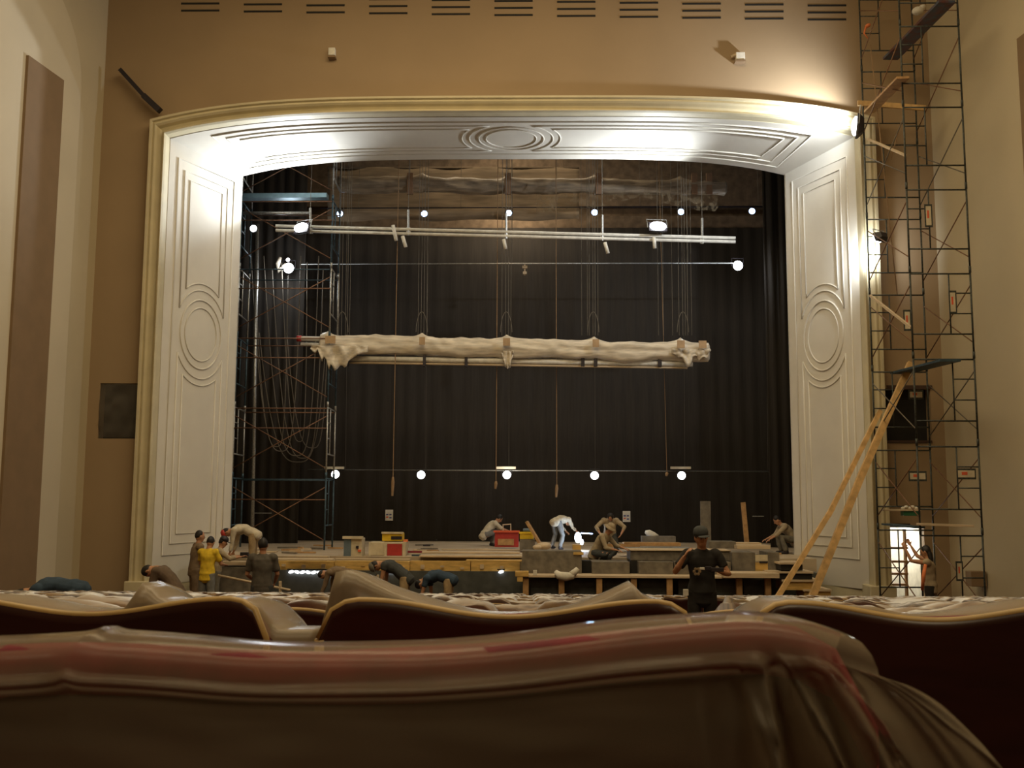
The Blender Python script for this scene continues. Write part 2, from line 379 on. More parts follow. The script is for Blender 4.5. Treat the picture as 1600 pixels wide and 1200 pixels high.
# ------------------------------------------------------------------ scaffolds
def tower_frame(root, p0, p1, ztop, zbot, ladder, mt, lower=1.28, r=.020):
    """one end frame: two posts, a top tube, a lower tube, a short ladder beside one post"""
    p0, p1 = V(p0), V(p1); mb = MB(); P = lambda t, z: V((lerp(p0.x, p1.x, t), lerp(p0.y, p1.y, t), z))
    for t in (0, 1): mb.tube(P(t, zbot), P(t, ztop+.06), r, 7)
    mb.tube(P(0, ztop-.02), P(1, ztop-.02), r*.85, 6); mb.tube(P(0, ztop-lower), P(1, ztop-lower), r*.85, 6)
    t = .36 if ladder < 0 else .64; e = 0 if ladder < 0 else 1
    mb.tube(P(t, ztop-.02), P(t, ztop-lower), r*.75, 6)
    for k in (1, 2): mb.tube(P(e, ztop-lower*k/3), P(t, ztop-lower*k/3), r*.7, 6)
    for tt in (0, 1): mb.tube(P(tt, ztop+.0), P(tt, ztop+.14), r*1.35, 7)
    return mb.build('frame', mt, root, True)
scR = thing('scaffold_tower', (9.1, 22, 0), 'tall dark tube scaffold tower against the right side of the proscenium', 'scaffold')
NY, FY = 20.8, 23.2
n0, n1 = at(1427, 560, NY), at(1522, 560, NY); f0, f1 = at(1363, 580, FY), at(1448, 580, FY)
n0.x, n1.x = n0.x, n1.x
nz, fz = n0.z, f0.z; PIT = 1.785
corn = dict(n0=n0, n1=n1, f0=f0, f1=f1)
for k in range(-6, 4):
    zt = nz-PIT*k
    if zt < 15.5 and zt > 1.0: tower_frame(scR, n0, n1, zt, max(zt-PIT+.14, 0.0), -1 if k < -1 else 1, M_scaf)
for k in range(-6, 4):
    zt = fz-PIT*k
    if zt < 15.5 and zt > 1.0: tower_frame(scR, f0, f1, zt, max(zt-PIT+.14, 0.0), -1, M_scaf)
for a, b in ((n0, f0), (n1, f1)):
    for k in range(-5, 3):
        z = nz-PIT*k
        if z > 15.3: continue
        A = V((a.x, a.y, z-.25)); B = V((b.x, b.y, z-1.45)); A2 = V((a.x, a.y, z-1.45)); B2 = V((b.x, b.y, z-.25))
        o = MB().tube(A, B, .013, 5); 
        if A2.z > .1: o.tube(A2, B2, .013, 5)
        o.build('cross_brace', M_rust if (k % 3) else M_cable, scR, True)
# maker's plates
for x0, x1, y0, y1, Y in ((1447, 1455, 322, 352, NY), (1485, 1493, 457, 487, NY), (1414, 1422, 487, 514, FY), (1422, 1441, 612, 621, FY), (1422, 1446, 739, 749, FY), (1497, 1523, 735, 746, NY), (1496, 1503, 880, 905, NY)):
    fr = pbox(MB(), x0-2, x1+2, y0-3, y1+3, Y-.03, .015).build('plate_frame', M_scaf, scR)
    pl = pbox(MB(), x0, x1, y0, y1, Y-.035, .004).build('maker_plate', M_ivory, scR)
    dx = (x1-x0)*.22; dy = (y1-y0)*.22
    pbox(MB(), x0+dx, (x0+x1)/2+dx*.3, y0+dy, (y0+y1)/2+dy*.6, Y-.038, .002).build('orange_mark', M_redink, pl)
# planks lying on the tower
def plank(p, q, w, h, m, label, name='scaffold_plank', cat='plank', group=None):
    o = MB().bar(p, q, w, h).build(name, m, None, False, .004); return tag(o, label, cat, group)
def lvl(y, Y): return at(1400, y, Y).z
plank(at(1391, 92, FY+.2)+V((0, 0, 0)), at(1480, 2, NY-.3), .36, .06, mat('paint_splashed_plank', (.10, .03, .02), .6, col2=(.05, .08, .12), scale=5), 'broad paint-stained plank slanting at the top of the right scaffold')
plank(at(1357, 176, FY+.3), at(1411, 121, NY-.3), .26, .05, M_wood, 'brown plank below the paint-stained plank on the right scaffold')
plank(at(1340, 161, FY-.12), at(1446, 169, FY-.12), .06, .12, M_pole, 'pale timber beam tied level across the right scaffold near the bright lamp')
plank(at(1405, 583, FY+.2), at(1485, 563, NY-.3), .42, .05, M_blue, 'dark blue platform plank in the middle of the right scaffold')
plank(at(1378, 797, FY-.2), at(1436, 797, FY-.2), .24, .04, M_board, 'pale plank holding a green tray low on the right scaffold')
plank(at(1436, 819, NY-.1), at(1517, 822, NY-.1), .3, .045, M_board, 'pale plank over the woman beside the right scaffold')
plank(at(1385, 819, FY-.3), at(1437, 824, NY+.1), .22, .04, M_blue, 'blue grey plank joining the low scaffold levels')
tag(pbox(MB(), 1412, 1437, 798, 806, FY-.28, .2).build('paint_tray', M_green, None, False, .01), 'green paint tray on the low scaffold plank', 'tray')
mb = MB()
for k in range(5): mb.ell(at(1411+5*k, 794-2*(k % 2), FY-.2), ((.05, 0, 0), (0, .06, 0), (0, 0, .035)), 8, 6)
tag(mb.build('crumpled_rag', M_paper, None, True), 'pale crumpled rag on the low scaffold plank', 'rag')
mb = MB(); mb.ell(at(1434, 17, 22.0), ((.13, 0, .02), (0, .12, 0), (-.02, 0, .09)), 12, 8).ell(at(1440, 13, 22.0), ((.09, 0, .03), (0, .1, 0), (0, 0, .08)), 10, 8)
tag(mb.build('cloth_bundle', M_paper, None, True), 'white cloth bundle beside the slanting plank high on the scaffold', 'cloth')
mb = MB(); mb.ell(at(1356, 40, FY-.08), ((.07, 0, .02), (0, .05, 0), (0, 0, .05)), 10, 7).path([at(1353, 42, FY-.08), at(1350, 52, FY-.09), at(1356, 60, FY-.08)], [.03, .02, .01], 6)
tag(mb.build('orange_cloth', M_orange, None, True), 'orange cloth tied to the top left of the right scaffold', 'cloth')
# hanging ropes on the tower
for i, (xa, ya, xb, yb) in enumerate(((1360, 70, 1402, 460), (1392, 250, 1408, 190))):
    tag(MB().tube(at(xa, ya, FY-.25), at(xb, yb, FY-.3), .012, 5).build('hanging_rope', M_rope, None, True), ('long tan rope running down the right scaffold', 'short tan rope crossing the long rope on the right scaffold')[i], 'rope')
plank(at(1356, 217, FY-.3), at(1415, 243, NY+.1), .05, .05, M_board, 'pale stick sloping down right under the bright lamp on the scaffold', 'timber_stick', 'stick')
plank(at(1360, 462, FY-.3), at(1424, 512, NY+.1), .05, .05, M_board, 'pale stick sloping down right in the middle of the scaffold', 'timber_stick', 'stick')
# the two long props
def prop(pts, r, label):
    t = thing('timber_prop', pts[0], label, 'pole')
    for a, b in zip(pts[:-1], pts[1:]): 
        d = (b-a).normalized(); MB().bar(a-d*.12, b+d*.12, r, r*.8, (0, 1, 0)).build('timber_length', M_pole, t)
    return t
prop([at(1218, 928, 21.0), at(1297, 800, 22.0), at(1372, 648, 23.2)], .10, 'thinner left pine prop leaning towards the scaffold')
prop([at(1272, 925, 21.6), at(1345, 745, 22.3), at(1420, 574, 23.0)], .14, 'thicker right pine prop reaching the blue scaffold platform')

scL = thing('scaffold_tower', (-6.9, 28.4, 1.16), 'rusty tube scaffold tower on the left of the stage', 'scaffold')
A0, A1 = at(513, 600, 27.8), at(525, 600, 29.2); B0, B1 = at(368, 600, 27.8), at(384, 600, 29.2)
z = 1.16; k = 0
while z < 12.2:
    zt = z+1.95
    for a, b, l in ((A0, A1, -1), (B0, B1, -1)):
        tower_frame(scL, a, b, zt, z, l, M_blue if k % 2 == 0 else M_steel, 1.3, .026)
    for a, b in ((A0, B0), (A1, B1)):
        if a is A0: MB().tube(V((a.x, a.y, z+.25)), V((b.x, b.y, zt-.25)), .015, 5).build('cross_brace', M_rust, scL, True)
        if a is A0: MB().tube(V((a.x, a.y, zt-.25)), V((b.x, b.y, z+.25)), .015, 5).build('cross_brace', M_rust, scL, True)
        MB().tube(V((a.x, a.y, zt-.05)), V((b.x, b.y, zt-.05)), .018, 5).build('ledger', M_rust if k % 3 else M_blue, scL, True)
        if a is A0: MB().tube(V((a.x, a.y-.04, zt-.6)), V((b.x, b.y-.04, zt-.6)), .018, 5).build('ledger', M_rust, scL, True)
    z = zt; k += 1
plank(at(376, 308, 28.1), at(512, 307, 28.1), .3, .14, mat('blue_lit_steel', (.20, .32, .38), .35, .4), 'thick blue-lit steel deck near the top of the stage scaffold', 'scaffold_deck', 'deck')  # bluish lamp light is put into this steel's colour
tag(MB().tube(at(374, 333, 27.9), at(486, 333, 27.9), .05, 8).build('steel_pipe', M_steel, None, True), 'short steel pipe under the blue-lit deck of the stage scaffold', 'pipe')
# upright dark column and grey post at far left of the stage
tag(MB().tube(at(402, 350, 30), V((at(402, 600, 30).x, 30, 1.16)), .06, 8).build('steel_post', M_steel, None, True), 'grey steel post behind the left stage scaffold', 'post')
# hanging cable loops
for i, (xa, xb, yb, ya) in enumerate(((392, 470, 705, 400), (398, 450, 698, 430), (412, 498, 712, 400), (425, 505, 716, 420), (440, 480, 690, 410), (405, 510, 722, 520), (448, 512, 700, 520))):
    pts = []
    for k in range(25):
        t = k/24; x = lerp(xa, xb, t)+8*sin(pi*t); s = (2*t-1)**2
        s = abs(2*t-1)**3.2
        pts.append(at(x, lerp(yb, ya, s), 30.2+.12*i))
    tag(MB().path(pts, .016, 5).build('hanging_cable', M_cable, None, True), 'grey cable hanging in a long loop inside the left stage scaffold', 'cable', 'cable loops in the stage scaffold')

# ------------------------------------------------------------------ flown battens
def wrapped(name, x0, x1, y0, y1, Y, label, slope=0, seed=0, wm_=None):
    """a plastic wrapped bundle of pipes hung level: returns its Empty"""
    a = at(x0, (y0+y1)/2, Y); b = at(x1, (y0+y1)/2+slope, Y); h = abs(at(800, y0, Y).z-at(800, y1, Y).z)/2
    t = thing(name, (a+b)/2, label, 'batten')
    n = 260; rings_ = []
    for i in range(n+1):
        u = i/n; c = a.lerp(b, u)
        r = h*(1+.06*noise.noise(V((u*9, seed, 1))))
        peak = 0
        for px in HANG:
            xx = at(px, y0, Y).x; peak = max(peak, .14*math.exp(-abs(c.x-xx)/.13))
        if i in (0, n): r *= .7
        row = []
        for th in [2*pi*k/28 for k in range(28)]:
            cs, sn = cos(th), sin(th); q = (abs(cs)**3.2+abs(sn)**3.2)**(-1/3.2)
            w_ = 1+.20*noise.noise(V((u*7, cs*1.4+seed, sn*1.9)))+.12*noise.noise(V((u*34, cs*2, sn*2+seed)))-.16*abs(noise.noise(V((u*11, cs*3.5, sn*3.5+seed))))**.7
            sag = -.16*max(0, noise.noise(V((u*7, 8, seed)))) if sn < -.3 else 0
            row.append(c+V((0, r*.85*cs*q*w_, (r*sn*q)*w_+peak*max(0, sn)+sag)))
        rings_.append(row)
    MB().rings(rings_).build('plastic_wrapping', wm_ or M_wrap, t, True)
    return t
def top_of(px, Y):
    p = at(px, 400, Y); p.z = 16.98; return p
HANG = (513, 660, 792, 928, 1063)
tb = wrapped('wrapped_batten', 500, 1108, 523, 552, 28.0, 'long lower batten bundled in cloudy plastic across the stage', 14, 1)
P = lambda x, y, Y=28.0: at(x, y, Y)
MB().tube(P(466, 529), P(560, 531), .07, 8).build('pipe', M_white, tb, True); MB().tube(P(470, 538), P(560, 539), .05, 8).build('pipe', M_white, tb, True)
MB().tube(P(464, 529), P(471, 529), .085, 8).build('red_end_cap', M_red, tb, True)
MB().tube(P(536, 560), P(1082, 569), .075, 8).build('pipe', M_white, tb, True); MB().tube(P(536, 566.5), P(1074, 575), .03, 8).build('pipe', M_board, tb, True)
def rag(name, top_y, outline, Y, parent, m):
    n = 26; xa, xb = outline[0][0], outline[-1][0]; rows = []
    def oy(x):
        for (a, p), (c, q) in zip(outline[:-1], outline[1:]):
            if a <= x <= c: return lerp(p, q, (x-a)/(c-a+1e-6))
        return outline[-1][1]
    for j in range(7):
        rows.append([at(lerp(xa, xb, i/n), lerp(top_y, max(oy(lerp(xa, xb, i/n)), top_y+1), j/6), Y)+V((0, .16*noise.noise(V((i*.35, j*.3, xa))), 0)) for i in range(n+1)])
    o = MB().rings(rows, closed=False, caps=False).build(name, m, parent, True); o.modifiers.new('thick', 'SOLIDIFY').thickness = .03; return o
rag('hanging_plastic', 540, ((486, 546), (492, 552), (497, 545), (501, 560), (504, 567), (508, 552), (513, 578), (518, 566), (523, 580), (528, 575), (532, 568), (537, 574), (541, 572), (545, 562), (556, 556), (575, 550)), 27.72, tb, M_wrap)
rag('hanging_plastic', 546, ((1050, 552), (1060, 557), (1068, 560), (1073, 575), (1078, 572), (1082, 558), (1088, 556), (1093, 564), (1099, 558), (1104, 562), (1109, 550)), 27.75, tb, M_wrap)
rag('hanging_plastic', 548, ((784, 552), (789, 572), (793, 577), (797, 574), (801, 552)), 27.75, tb, M_wrap)
for x0, x1 in ((508, 524), (655, 664), (786, 797), (926, 936), (1058, 1070), (1092, 1104)): pbox(MB(), x0, x1, 524+.013*x0-6, 530+.013*x0, 27.62, .02).build('tape_patch', mat('tan_tape', (.42, .28, .15), .6), tb)
for x in (543, 663, 728, 793, 910, 930, 1030): MB().box(P(x-2, 555, 27.9), P(x+3, 573, 28.05)).build('clamp', M_blackm, tb)
tu = wrapped('wrapped_batten', 528, 1135, 276, 299, 29.5, 'upper batten bundled in dimmed plastic under the arch', 6, 5, mat('dimmed_plastic_wrap', (.30, .24, .17), .35, noise_amt=.3, scale=4, bump=.5, bscale=8, stretch=(.5, 2, 3)))  # same plastic, colour darkened for weaker light and dark showing through
mb = MB(); n = 60; top = []; bot = []
for i in range(n+1):
    x = lerp(838, 1122, i/n); yb = 312+12*sin((x-838)/284*2*pi*1.02+2.6+pi)+8*noise.noise(V((x*.05, 0, 0)))
    yb = 304+26*abs(sin((x-1000)/125*1.25))**.8 if x < 1118 else 322
    top.append(at(x, 301, 29.4)+V((0, .08*noise.noise(V((x*.08, 1, 0))), 0))); bot.append(at(x, min(yb, 334)+2, 29.4)+V((0, .25*noise.noise(V((x*.06, 2, 0))), 0)))
mid = [(a+b)/2+V((0, .2*noise.noise(V((a.x*4, 5, 0))), 0)) for a, b in zip(top, bot)]
MB().rings([top, mid, bot], closed=False, caps=False).build('hanging_film', M_film3, tu, True)
for x in (640, 793, 935, 1085, 1108): pbox(MB(), x-4, x+5, 270, 303, 29.3, .1).build('tie_band', mat('brown_tape', (.28, .17, .10), .7), tu)
# a broad brown border cloth behind the upper batten
mb = MB(); rr = []
for j in range(9):
    rr.append([at(lerp(512, 905, i/60), lerp(262, 344, j/8)+2*sin(i*.3)*(j == 8), 31.6)+V((0, .12*noise.noise(V((i*.12, j*.9, 0))), 0)) for i in range(61)])
mb.rings(rr, closed=False, caps=False)
mb.path([at(512, 262, 31.6), at(905, 262, 31.6)], .03, 6)
for px in (530, 700, 880): mb.tube(at(px, 262, 31.6), top_of(px, 31.6), .008, 4)
o = mb.build('border_cloth', mat('brown_dusty_cloth', (.27, .20, .125), .9, noise_amt=.3, scale=2, stretch=(.4, 1, 3)), None, True); o.modifiers.new('thick', 'SOLIDIFY').thickness = .01; tag(o, 'brown dusty border cloth hanging behind the upper batten', 'curtain')
# cables over the battens
for px in (536, 660, 792, 928, 1068):
    for j, dx in enumerate((-7, -2, 3, 7)):
        x = px+dx+random.uniform(-1, 1)
        MB().tube(top_of(x, 28.0), at(x, 524, 28.0), .007, 4).build('suspension_cable', M_cable, tb)
    MB().path([at(px+9*cos(t)-1, 519-32*max(0, sin(t))**1.2, 27.9) for t in [pi*k/10 for k in range(11)]], .009, 4).build('cable_loop', M_cable, tb)
for px in (545, 908, 917, 1028, 1036, 1050, 1080): MB().tube(top_of(px, 28.3), at(px+1, 524, 28.2), .006, 4).build('suspension_cable', M_cable, tb)
for px in (640, 793, 942, 1097): MB().tube(top_of(px, 29.5), at(px, 290, 29.5), .01, 4).build('suspension_cable', M_cable, tu)
# white twin pipes
tp = thing('twin_pipe_batten', at(790, 367, 27.4), 'pair of white pipes hung slightly sloping across the upper stage', 'batten')
Q = lambda x, y: at(x, y, 27.4)
MB().tube(Q(431, 353), Q(1149, 372), .045, 8).build('pipe', M_white, tp, True); MB().tube(Q(431, 360), Q(1149, 378), .045, 8).build('pipe', M_white, tp, True)
for px, y in ((485, 355), (638, 358), (791, 363), (941, 366), (1097, 371)):
    MB().tube(top_of(px, 27.4), Q(px, y-28), .007, 4).build('suspension_cable', M_cable, tp)
    MB().tube(Q(px, y-30), Q(px, y+10), .035, 6).box(Q(px-3, y-3), Q(px+3, y+9)+V((0, .1, 0))).build('turnbuckle', M_steel, tp)
for a, b, c, d in ((614, 352, 619, 376), (629, 369, 634, 386), (787, 374, 790, 389), (945, 379, 950, 396), (1022, 371, 1023, 388)):
    MB().tube(at(a, b, 27.3), at(c, d, 27.3), .05, 8).build('hanging_tube', M_white, tp, True)
# thin far batten and low batten
tf = thing('far_batten', at(800, 412, 31), 'thin dark batten between two lamps behind the cables', 'batten')
MB().tube(at(470, 413, 31), at(1150, 411, 31), .022, 6).build('pipe', M_steel, tf, True)
for px in (530, 800, 1075): MB().tube(top_of(px, 31), at(px, 412, 31), .008, 4).build('suspension_cable', M_cable, tf)
tl_ = thing('low_batten', at(850, 736, 32.6), 'thin low batten carrying five round lamps above the stage floor', 'batten')
MB().tube(at(480, 734, 32.6), at(1206, 737, 32.6), .022, 6).build('pipe', M_steel, tl_, True)
for px in (540, 665, 795, 930, 1070, 1200): MB().tube(top_of(px, 32.6), at(px, 735, 32.6), .004, 4).build('suspension_cable', M_cable, tl_)
tag(MB().box(at(816, 415, 31.2), at(824, 420, 31.3)).box(at(817, 424, 31.2), at(823, 429, 31.3)).box(at(819, 413, 31.25), at(821, 430, 31.28)).build('junction_box', M_board, None), 'small pale double box hanging in the middle of the dark stage', 'box')
# ropes
for i, (xa, xb, ya, yb, Y, tail, lab) in enumerate(((621, 614, 232, 745, 27.9, 30, 'brown rope with a frayed end, leftmost of the long stage ropes'), (777, 775, 232, 752, 28.3, 12, 'brown rope hanging left of the stage centre to knee height of the lamps'), (868, 870, 232, 757, 28.6, 20, 'brown rope hanging right of the stage centre'), (1028, 1042, 380, 738, 28.8, 6, 'thin pale rope sloping down to the rightmost low lamp'))):
    t = thing('stage_rope', at(xb, yb, Y), lab, 'rope')
    MB().tube(top_of(xa, Y), at(xb, yb, Y), .011 if i < 3 else .007, 5).build('rope_length', M_rope, t)
    MB().path([at(xb, yb, Y), at(xb, yb+tail*.3, Y), at(xb-1, yb+tail, Y)], [.03, .05, .03], 6).build('knotted_end', M_rope, t)

# ------------------------------------------------------------------ lamps
def lamp(px, py, Y, rad, em, label, group=None, aim=(0, -1, 0), bracket=True, name='stage_lamp', depth=.2):
    c = at(px, py, Y); d = V(aim).normalized(); t = thing(name, c, label, 'lamp', group)
    MB().path([c+d*0, c-d*depth*.35, c-d*depth*.9, c-d*depth], [rad*1.08, rad*1.0, rad*.6, rad*.3], 16).build('lamp_housing', M_blackm, t, True)
    MB().path([c+d*.005, c+d*rad*.25, c+d*rad*.4], [rad, rad*.8, rad*.2], 16).build('lamp_lens', em, t, True)
    if bracket:
        side = V((0, 0, 1)).cross(d).normalized(); MB().path([c-d*.06+side*rad*1.15, c-d*.06+side*rad*1.2+V((0, 0, rad*1.6)), c-d*.06-side*rad*1.2+V((0, 0, rad*1.6)), c-d*.06-side*rad*1.15], .012, 5).build('bracket', M_blackm, t)
    return t
tk = thing('lamp_batten', at(850, 326, 31.3), 'thin upper batten carrying the row of bluish lamps', 'batten')
MB().tube(at(500, 325.5, 31.35), at(1195, 322.5, 31.35), .02, 6).build('pipe', M_blackm, tk, True)
for px in (560, 720, 870, 1000, 1185): MB().tube(top_of(px, 31.35), at(px, 324, 31.35), .006, 4).build('suspension_cable', M_cable, tk)
names = ['leftmost', 'second from the left', 'third from the left', 'fourth from the left', 'fifth from the left', 'rightmost']
for i, (px, py) in enumerate(((531, 334), (663, 334), (795, 333), (929, 332), (1064, 331), (1175, 330))):
    lamp(px, py, 31.2, .10, E_blue, 'small bluish lamp, %s in the row high on the stage' % names[i], 'bluish lamps in a row high on the stage')
for i, (px, py) in enumerate(((524, 741), (658, 742), (792, 742), (929, 743), (1065, 743))):
    lamp(px, py, 32.4, .13, E_white, 'round white lamp, %s on the low stage batten' % (names+['rightmost'])[i if i < 4 else 5], 'round lamps on the low batten')
    if i in (0, 2, 4): tag(MB().box(at(px-17, 729, 32.4), at(px+14, 733, 32.5)).build('lamp_tray', M_ivory, None), 'short pale tray above the %s low stage lamp' % {0: 'leftmost', 2: 'middle', 4: 'rightmost'}[i], 'tray')
lamp(396, 357, 28.6, .10, E_white, 'small round white lamp at the top left of the stage scaffold')
lamp(451, 419, 31, .16, E_flood, 'bright round lamp at the left end of the far batten')
lamp(1153, 415, 31, .15, E_flood, 'bright round lamp at the right end of the far batten')
lamp(450, 406, 31.05, .06, E_white, 'tiny oval lamp just over the bright left batten lamp', bracket=False)
tag(MB().path([at(438, 402, 30.9), at(434, 412, 30.9), at(435, 424, 30.9), at(446, 412, 30.9)], [.05, .08, .07, .03], 8).build('bent_reflector', M_wrap, None, True), 'pale bent reflector beside the bright left batten lamp', 'reflector')
def flood(px, py, Y, w, h, aim, label, em=E_flood):
    c = at(px, py, Y); d = V(aim).normalized(); q = d.to_track_quat('Y', 'Z'); t = thing('floodlight', c, label, 'floodlight')
    R = lambda x, y, z: c+q@V((x, y, z))
    mb = MB(); mb.rings([[R(-w*s, y, -h*s), R(w*s, y, -h*s), R(w*s, y, h*s), R(-w*s, y, h*s)] for s, y in ((.5, 0), (.5, -.05), (.3, -.16))]).build('housing', M_blackm, t)
    MB().ell(R(0, .02, 0), (q@V((w*.46, 0, 0)), q@V((0, .09, 0)), q@V((0, 0, h*.46))), 16, 10).build('lens', em, t, True)
    MB().path([R(-w*.55, -.05, 0), R(-w*.55, -.05, h*.9), R(w*.55, -.05, h*.9), R(w*.55, -.05, 0)], .012, 5).build('bracket', M_steel, t)
    return c, d
c, d = flood(471, 356, 27.25, .50, .30, (-.45, -.8, .3), 'bright floodlight clamped near the left end of the white twin pipes')
light('flood_beam', 'SPOT', c+V((-.1, -.3, .1)), 1050, COOL, .12, (-6.6, 25.3, 11.6), angle=150, blend=1)
c, d = flood(1028, 354, 27.2, .50, .30, (.1, -.85, .35), 'bright floodlight above the right part of the white twin pipes')
light('flood_beam', 'SPOT', c+V((.05, -.35, .15)), 850, COOL, .12, (2.6, 25.5, 11.9), angle=135, blend=1)
c, d = flood(1338, 197, 23.1, .34, .5, (-.8, .2, .1), 'glaring floodlight tied to the scaffold beside the upper right corner of the frame')
light('flood_beam', 'SPOT', c+V((-.22, .0, .1)), 900, COOL, .08, c+V((-1.3, .75, .35)), angle=165, blend=1)
c, d = flood(1373, 372, 22.9, .34, .2, (-.5, .75, -.3), 'floodlight on the scaffold glaring on the right of the frame')
light('flood_beam', 'SPOT', at(1351, 396, 23.48), 170, COOL, .06, at(1340, 400, 24.4), angle=165, blend=1)
light('low_lamp_glow', 'POINT', at(792, 742, 32.0), 25, (1, .95, .85), .3)
light('batten_lamp_glow', 'POINT', at(1153, 415, 30.5), 45, COOL, .2)
light('batten_lamp_glow', 'POINT', at(451, 419, 30.5), 45, COOL, .2)
light('rear_wall_fill', 'POINT', at(795, 300, 32.8), 150, (1, .8, .55), .3)  # added unseen point light that brightens the concrete above the drape
light('stage_fill_light', 'AREA', (0, 29, 16), 200, (1, .82, .58), 6, (0, 28, 0), 1)  # unseen overhead area light added to raise the stage ambient

# ------------------------------------------------------------------ fittings on the front wall
for i in range(11):
    xa = 283+98*i*.999; xb = xa+60; yc = 16.5+14*i/10
    t = thing('slot_vent', at((xa+xb)/2, yc, WY), 'dark air slots high on the brown wall, %s vent from the left' % ['first', 'second', 'third', 'fourth', 'fifth', 'sixth', 'seventh', 'eighth', 'ninth', 'tenth', 'eleventh'][i], 'air vent', 'air vents high on the brown wall')
    for k in range(3):
        y = yc-11*k; MB().box(at(xa, y-1.5, WY-.01), at(xb, y+1.7, WY+.01)+V((0, .005, 0))).build('slot', M_dark, t)
for px, lab in ((519, 'small white wall fixture left of centre above the arch'), (1156, 'small white wall fixture with a side arm right of centre above the arch')):
    y = 82 if px < 600 else 89; t = thing('wall_fixture', at(px, y+8, WY), lab, 'fixture')
    MB().box(at(px-6, y-8, WY-.16), at(px+6, y+8, WY)).build('casing', M_paper, t, bevel=.01)
    MB().box(at(px-7, y+7, WY-.18), at(px+7, y+9, WY)).build('base_lip', M_brownd, t)
    if px > 600: MB().bar(at(px-14, y+0, WY-.1), at(px-6, y-4, WY-.1), .04, .05).build('side_arm', M_board, t)
tag(MB().bar(at(188, 109, WY-.25), at(227, 152, WY-.25), .10, .12, (0, 1, 0)).bar(at(225, 150, WY-.25), at(250, 173, WY-.25), .14, .16, (0, 1, 0)).build('black_rod', M_blackm, None), 'thick black rod slanting above the upper left corner of the frame', 'rod')
# niches
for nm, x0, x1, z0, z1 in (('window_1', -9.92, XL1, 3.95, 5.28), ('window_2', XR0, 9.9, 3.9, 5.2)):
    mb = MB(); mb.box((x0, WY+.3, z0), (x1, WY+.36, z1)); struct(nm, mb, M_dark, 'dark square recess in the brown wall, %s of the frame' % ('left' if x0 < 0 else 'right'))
rr = []
for j in range(15):
    rr.append([V((lerp(-9.9, -8.84, i/16), WY+.02-.07*noise.noise(V((i*.35, j*.4, 2)))-.05*(1-abs(2*j/14-1)), lerp(3.97, 5.27, j/14))) for i in range(17)])
o = MB().rings(rr, closed=False, caps=False).build('plastic_sheet', film_mat('grey_film', (.42, .38, .32), .30, .2), None, True); tag(o, 'crumpled clear plastic sheet covering the recess left of the frame', 'plastic sheet')
mb = MB(); mb.box(at(1386, 602, WY-.03), at(1456, 608, WY+.0)).box(at(1386, 688, WY-.03), at(1456, 692, WY))
tag(mb.build('recess_trim', mat('dark_wood_trim', (.06, .03, .02), .6), None), 'dark timber strips framing the recess behind the right scaffold', 'trim')
# doorway with stairs
struct('door_1', MB().box((8.6, 26.2, 0), (9.9, 26.3, 2.2)).box((9.72, WY+.3, 0), (9.8, 26.2, 2.2)).box((8.55, WY+.3, 0), (8.62, 26.2, 2.2)).box((8.55, WY+.3, 2.1), (9.8, 26.3, 2.2)), M_paper, 'white lit doorway passage behind the right scaffold')
light('passage_light', 'POINT', (9.4, 25.4, 1.7), 45, (1, .97, .9), .2)
t = thing('wooden_steps', (9.0, 24.2, 0), 'open wooden steps in the bright doorway behind the right scaffold', 'steps')
for k, y in enumerate((856, 877, 896, 913)):
    p = at(1403, y, 24.0+.0*k); MB().box((p.x-.2, 23.95, p.z-.03), (p.x+.22, 24.2, p.z+.02)).build('tread', M_wood, t)
for dx in (-.21, .23): MB().bar((p.x+dx, 24.1, 0), (p.x+dx, 24.1, 1.9), .04, .12).build('side_rail', M_wood, t)
tag(MB().box(at(1391, 818, 24.0), at(1420, 824, 24.1)).build('door_lintel_bar', M_blackm, None), 'black bar across the head of the bright doorway', 'bar')
tag(MB().box(at(1517, 893, 22.6), at(1533, 915, 22.9)).build('electrical_cabinet', M_brownd, None, False, .01), 'small brown cabinet low on the right wall behind the scaffold', 'cabinet')

# ------------------------------------------------------------------ stage front and building materials
def item(name, m, label, cat, *bx, group=None, bevel=.006):
    """a thing made of pixel boxes (x0, x1, y0, y1, Y, depth)"""
    mb = MB()
    for b in bx: pbox(mb, *b)
    return tag(mb.build(name, m, None, False, bevel), label, cat, group)
struct('wall_pit', MB().box((-7.6, 24.3, 0), (7.2, 24.8, .86)), M_pit, 'dark grey wall under the front edge of the stage')
t = thing('stage_edge_beam', at(625, 886, 24.5), 'yellow timber facing along the left front edge of the stage', 'timber facing')
for xa, xb in ((431, 522), (523, 640), (641, 735), (736, 812)): pbox(MB(), xa, xb, 877, 896, 24.35+random.uniform(0, .06), .25).build('facing_board', M_ywood, t)
for i in range(12): pbox(MB(), 440+31*i, 446+31*i, 880+random.uniform(0, 8), 884+random.uniform(0, 8), 24.33, .03).build('chip', M_board, t)
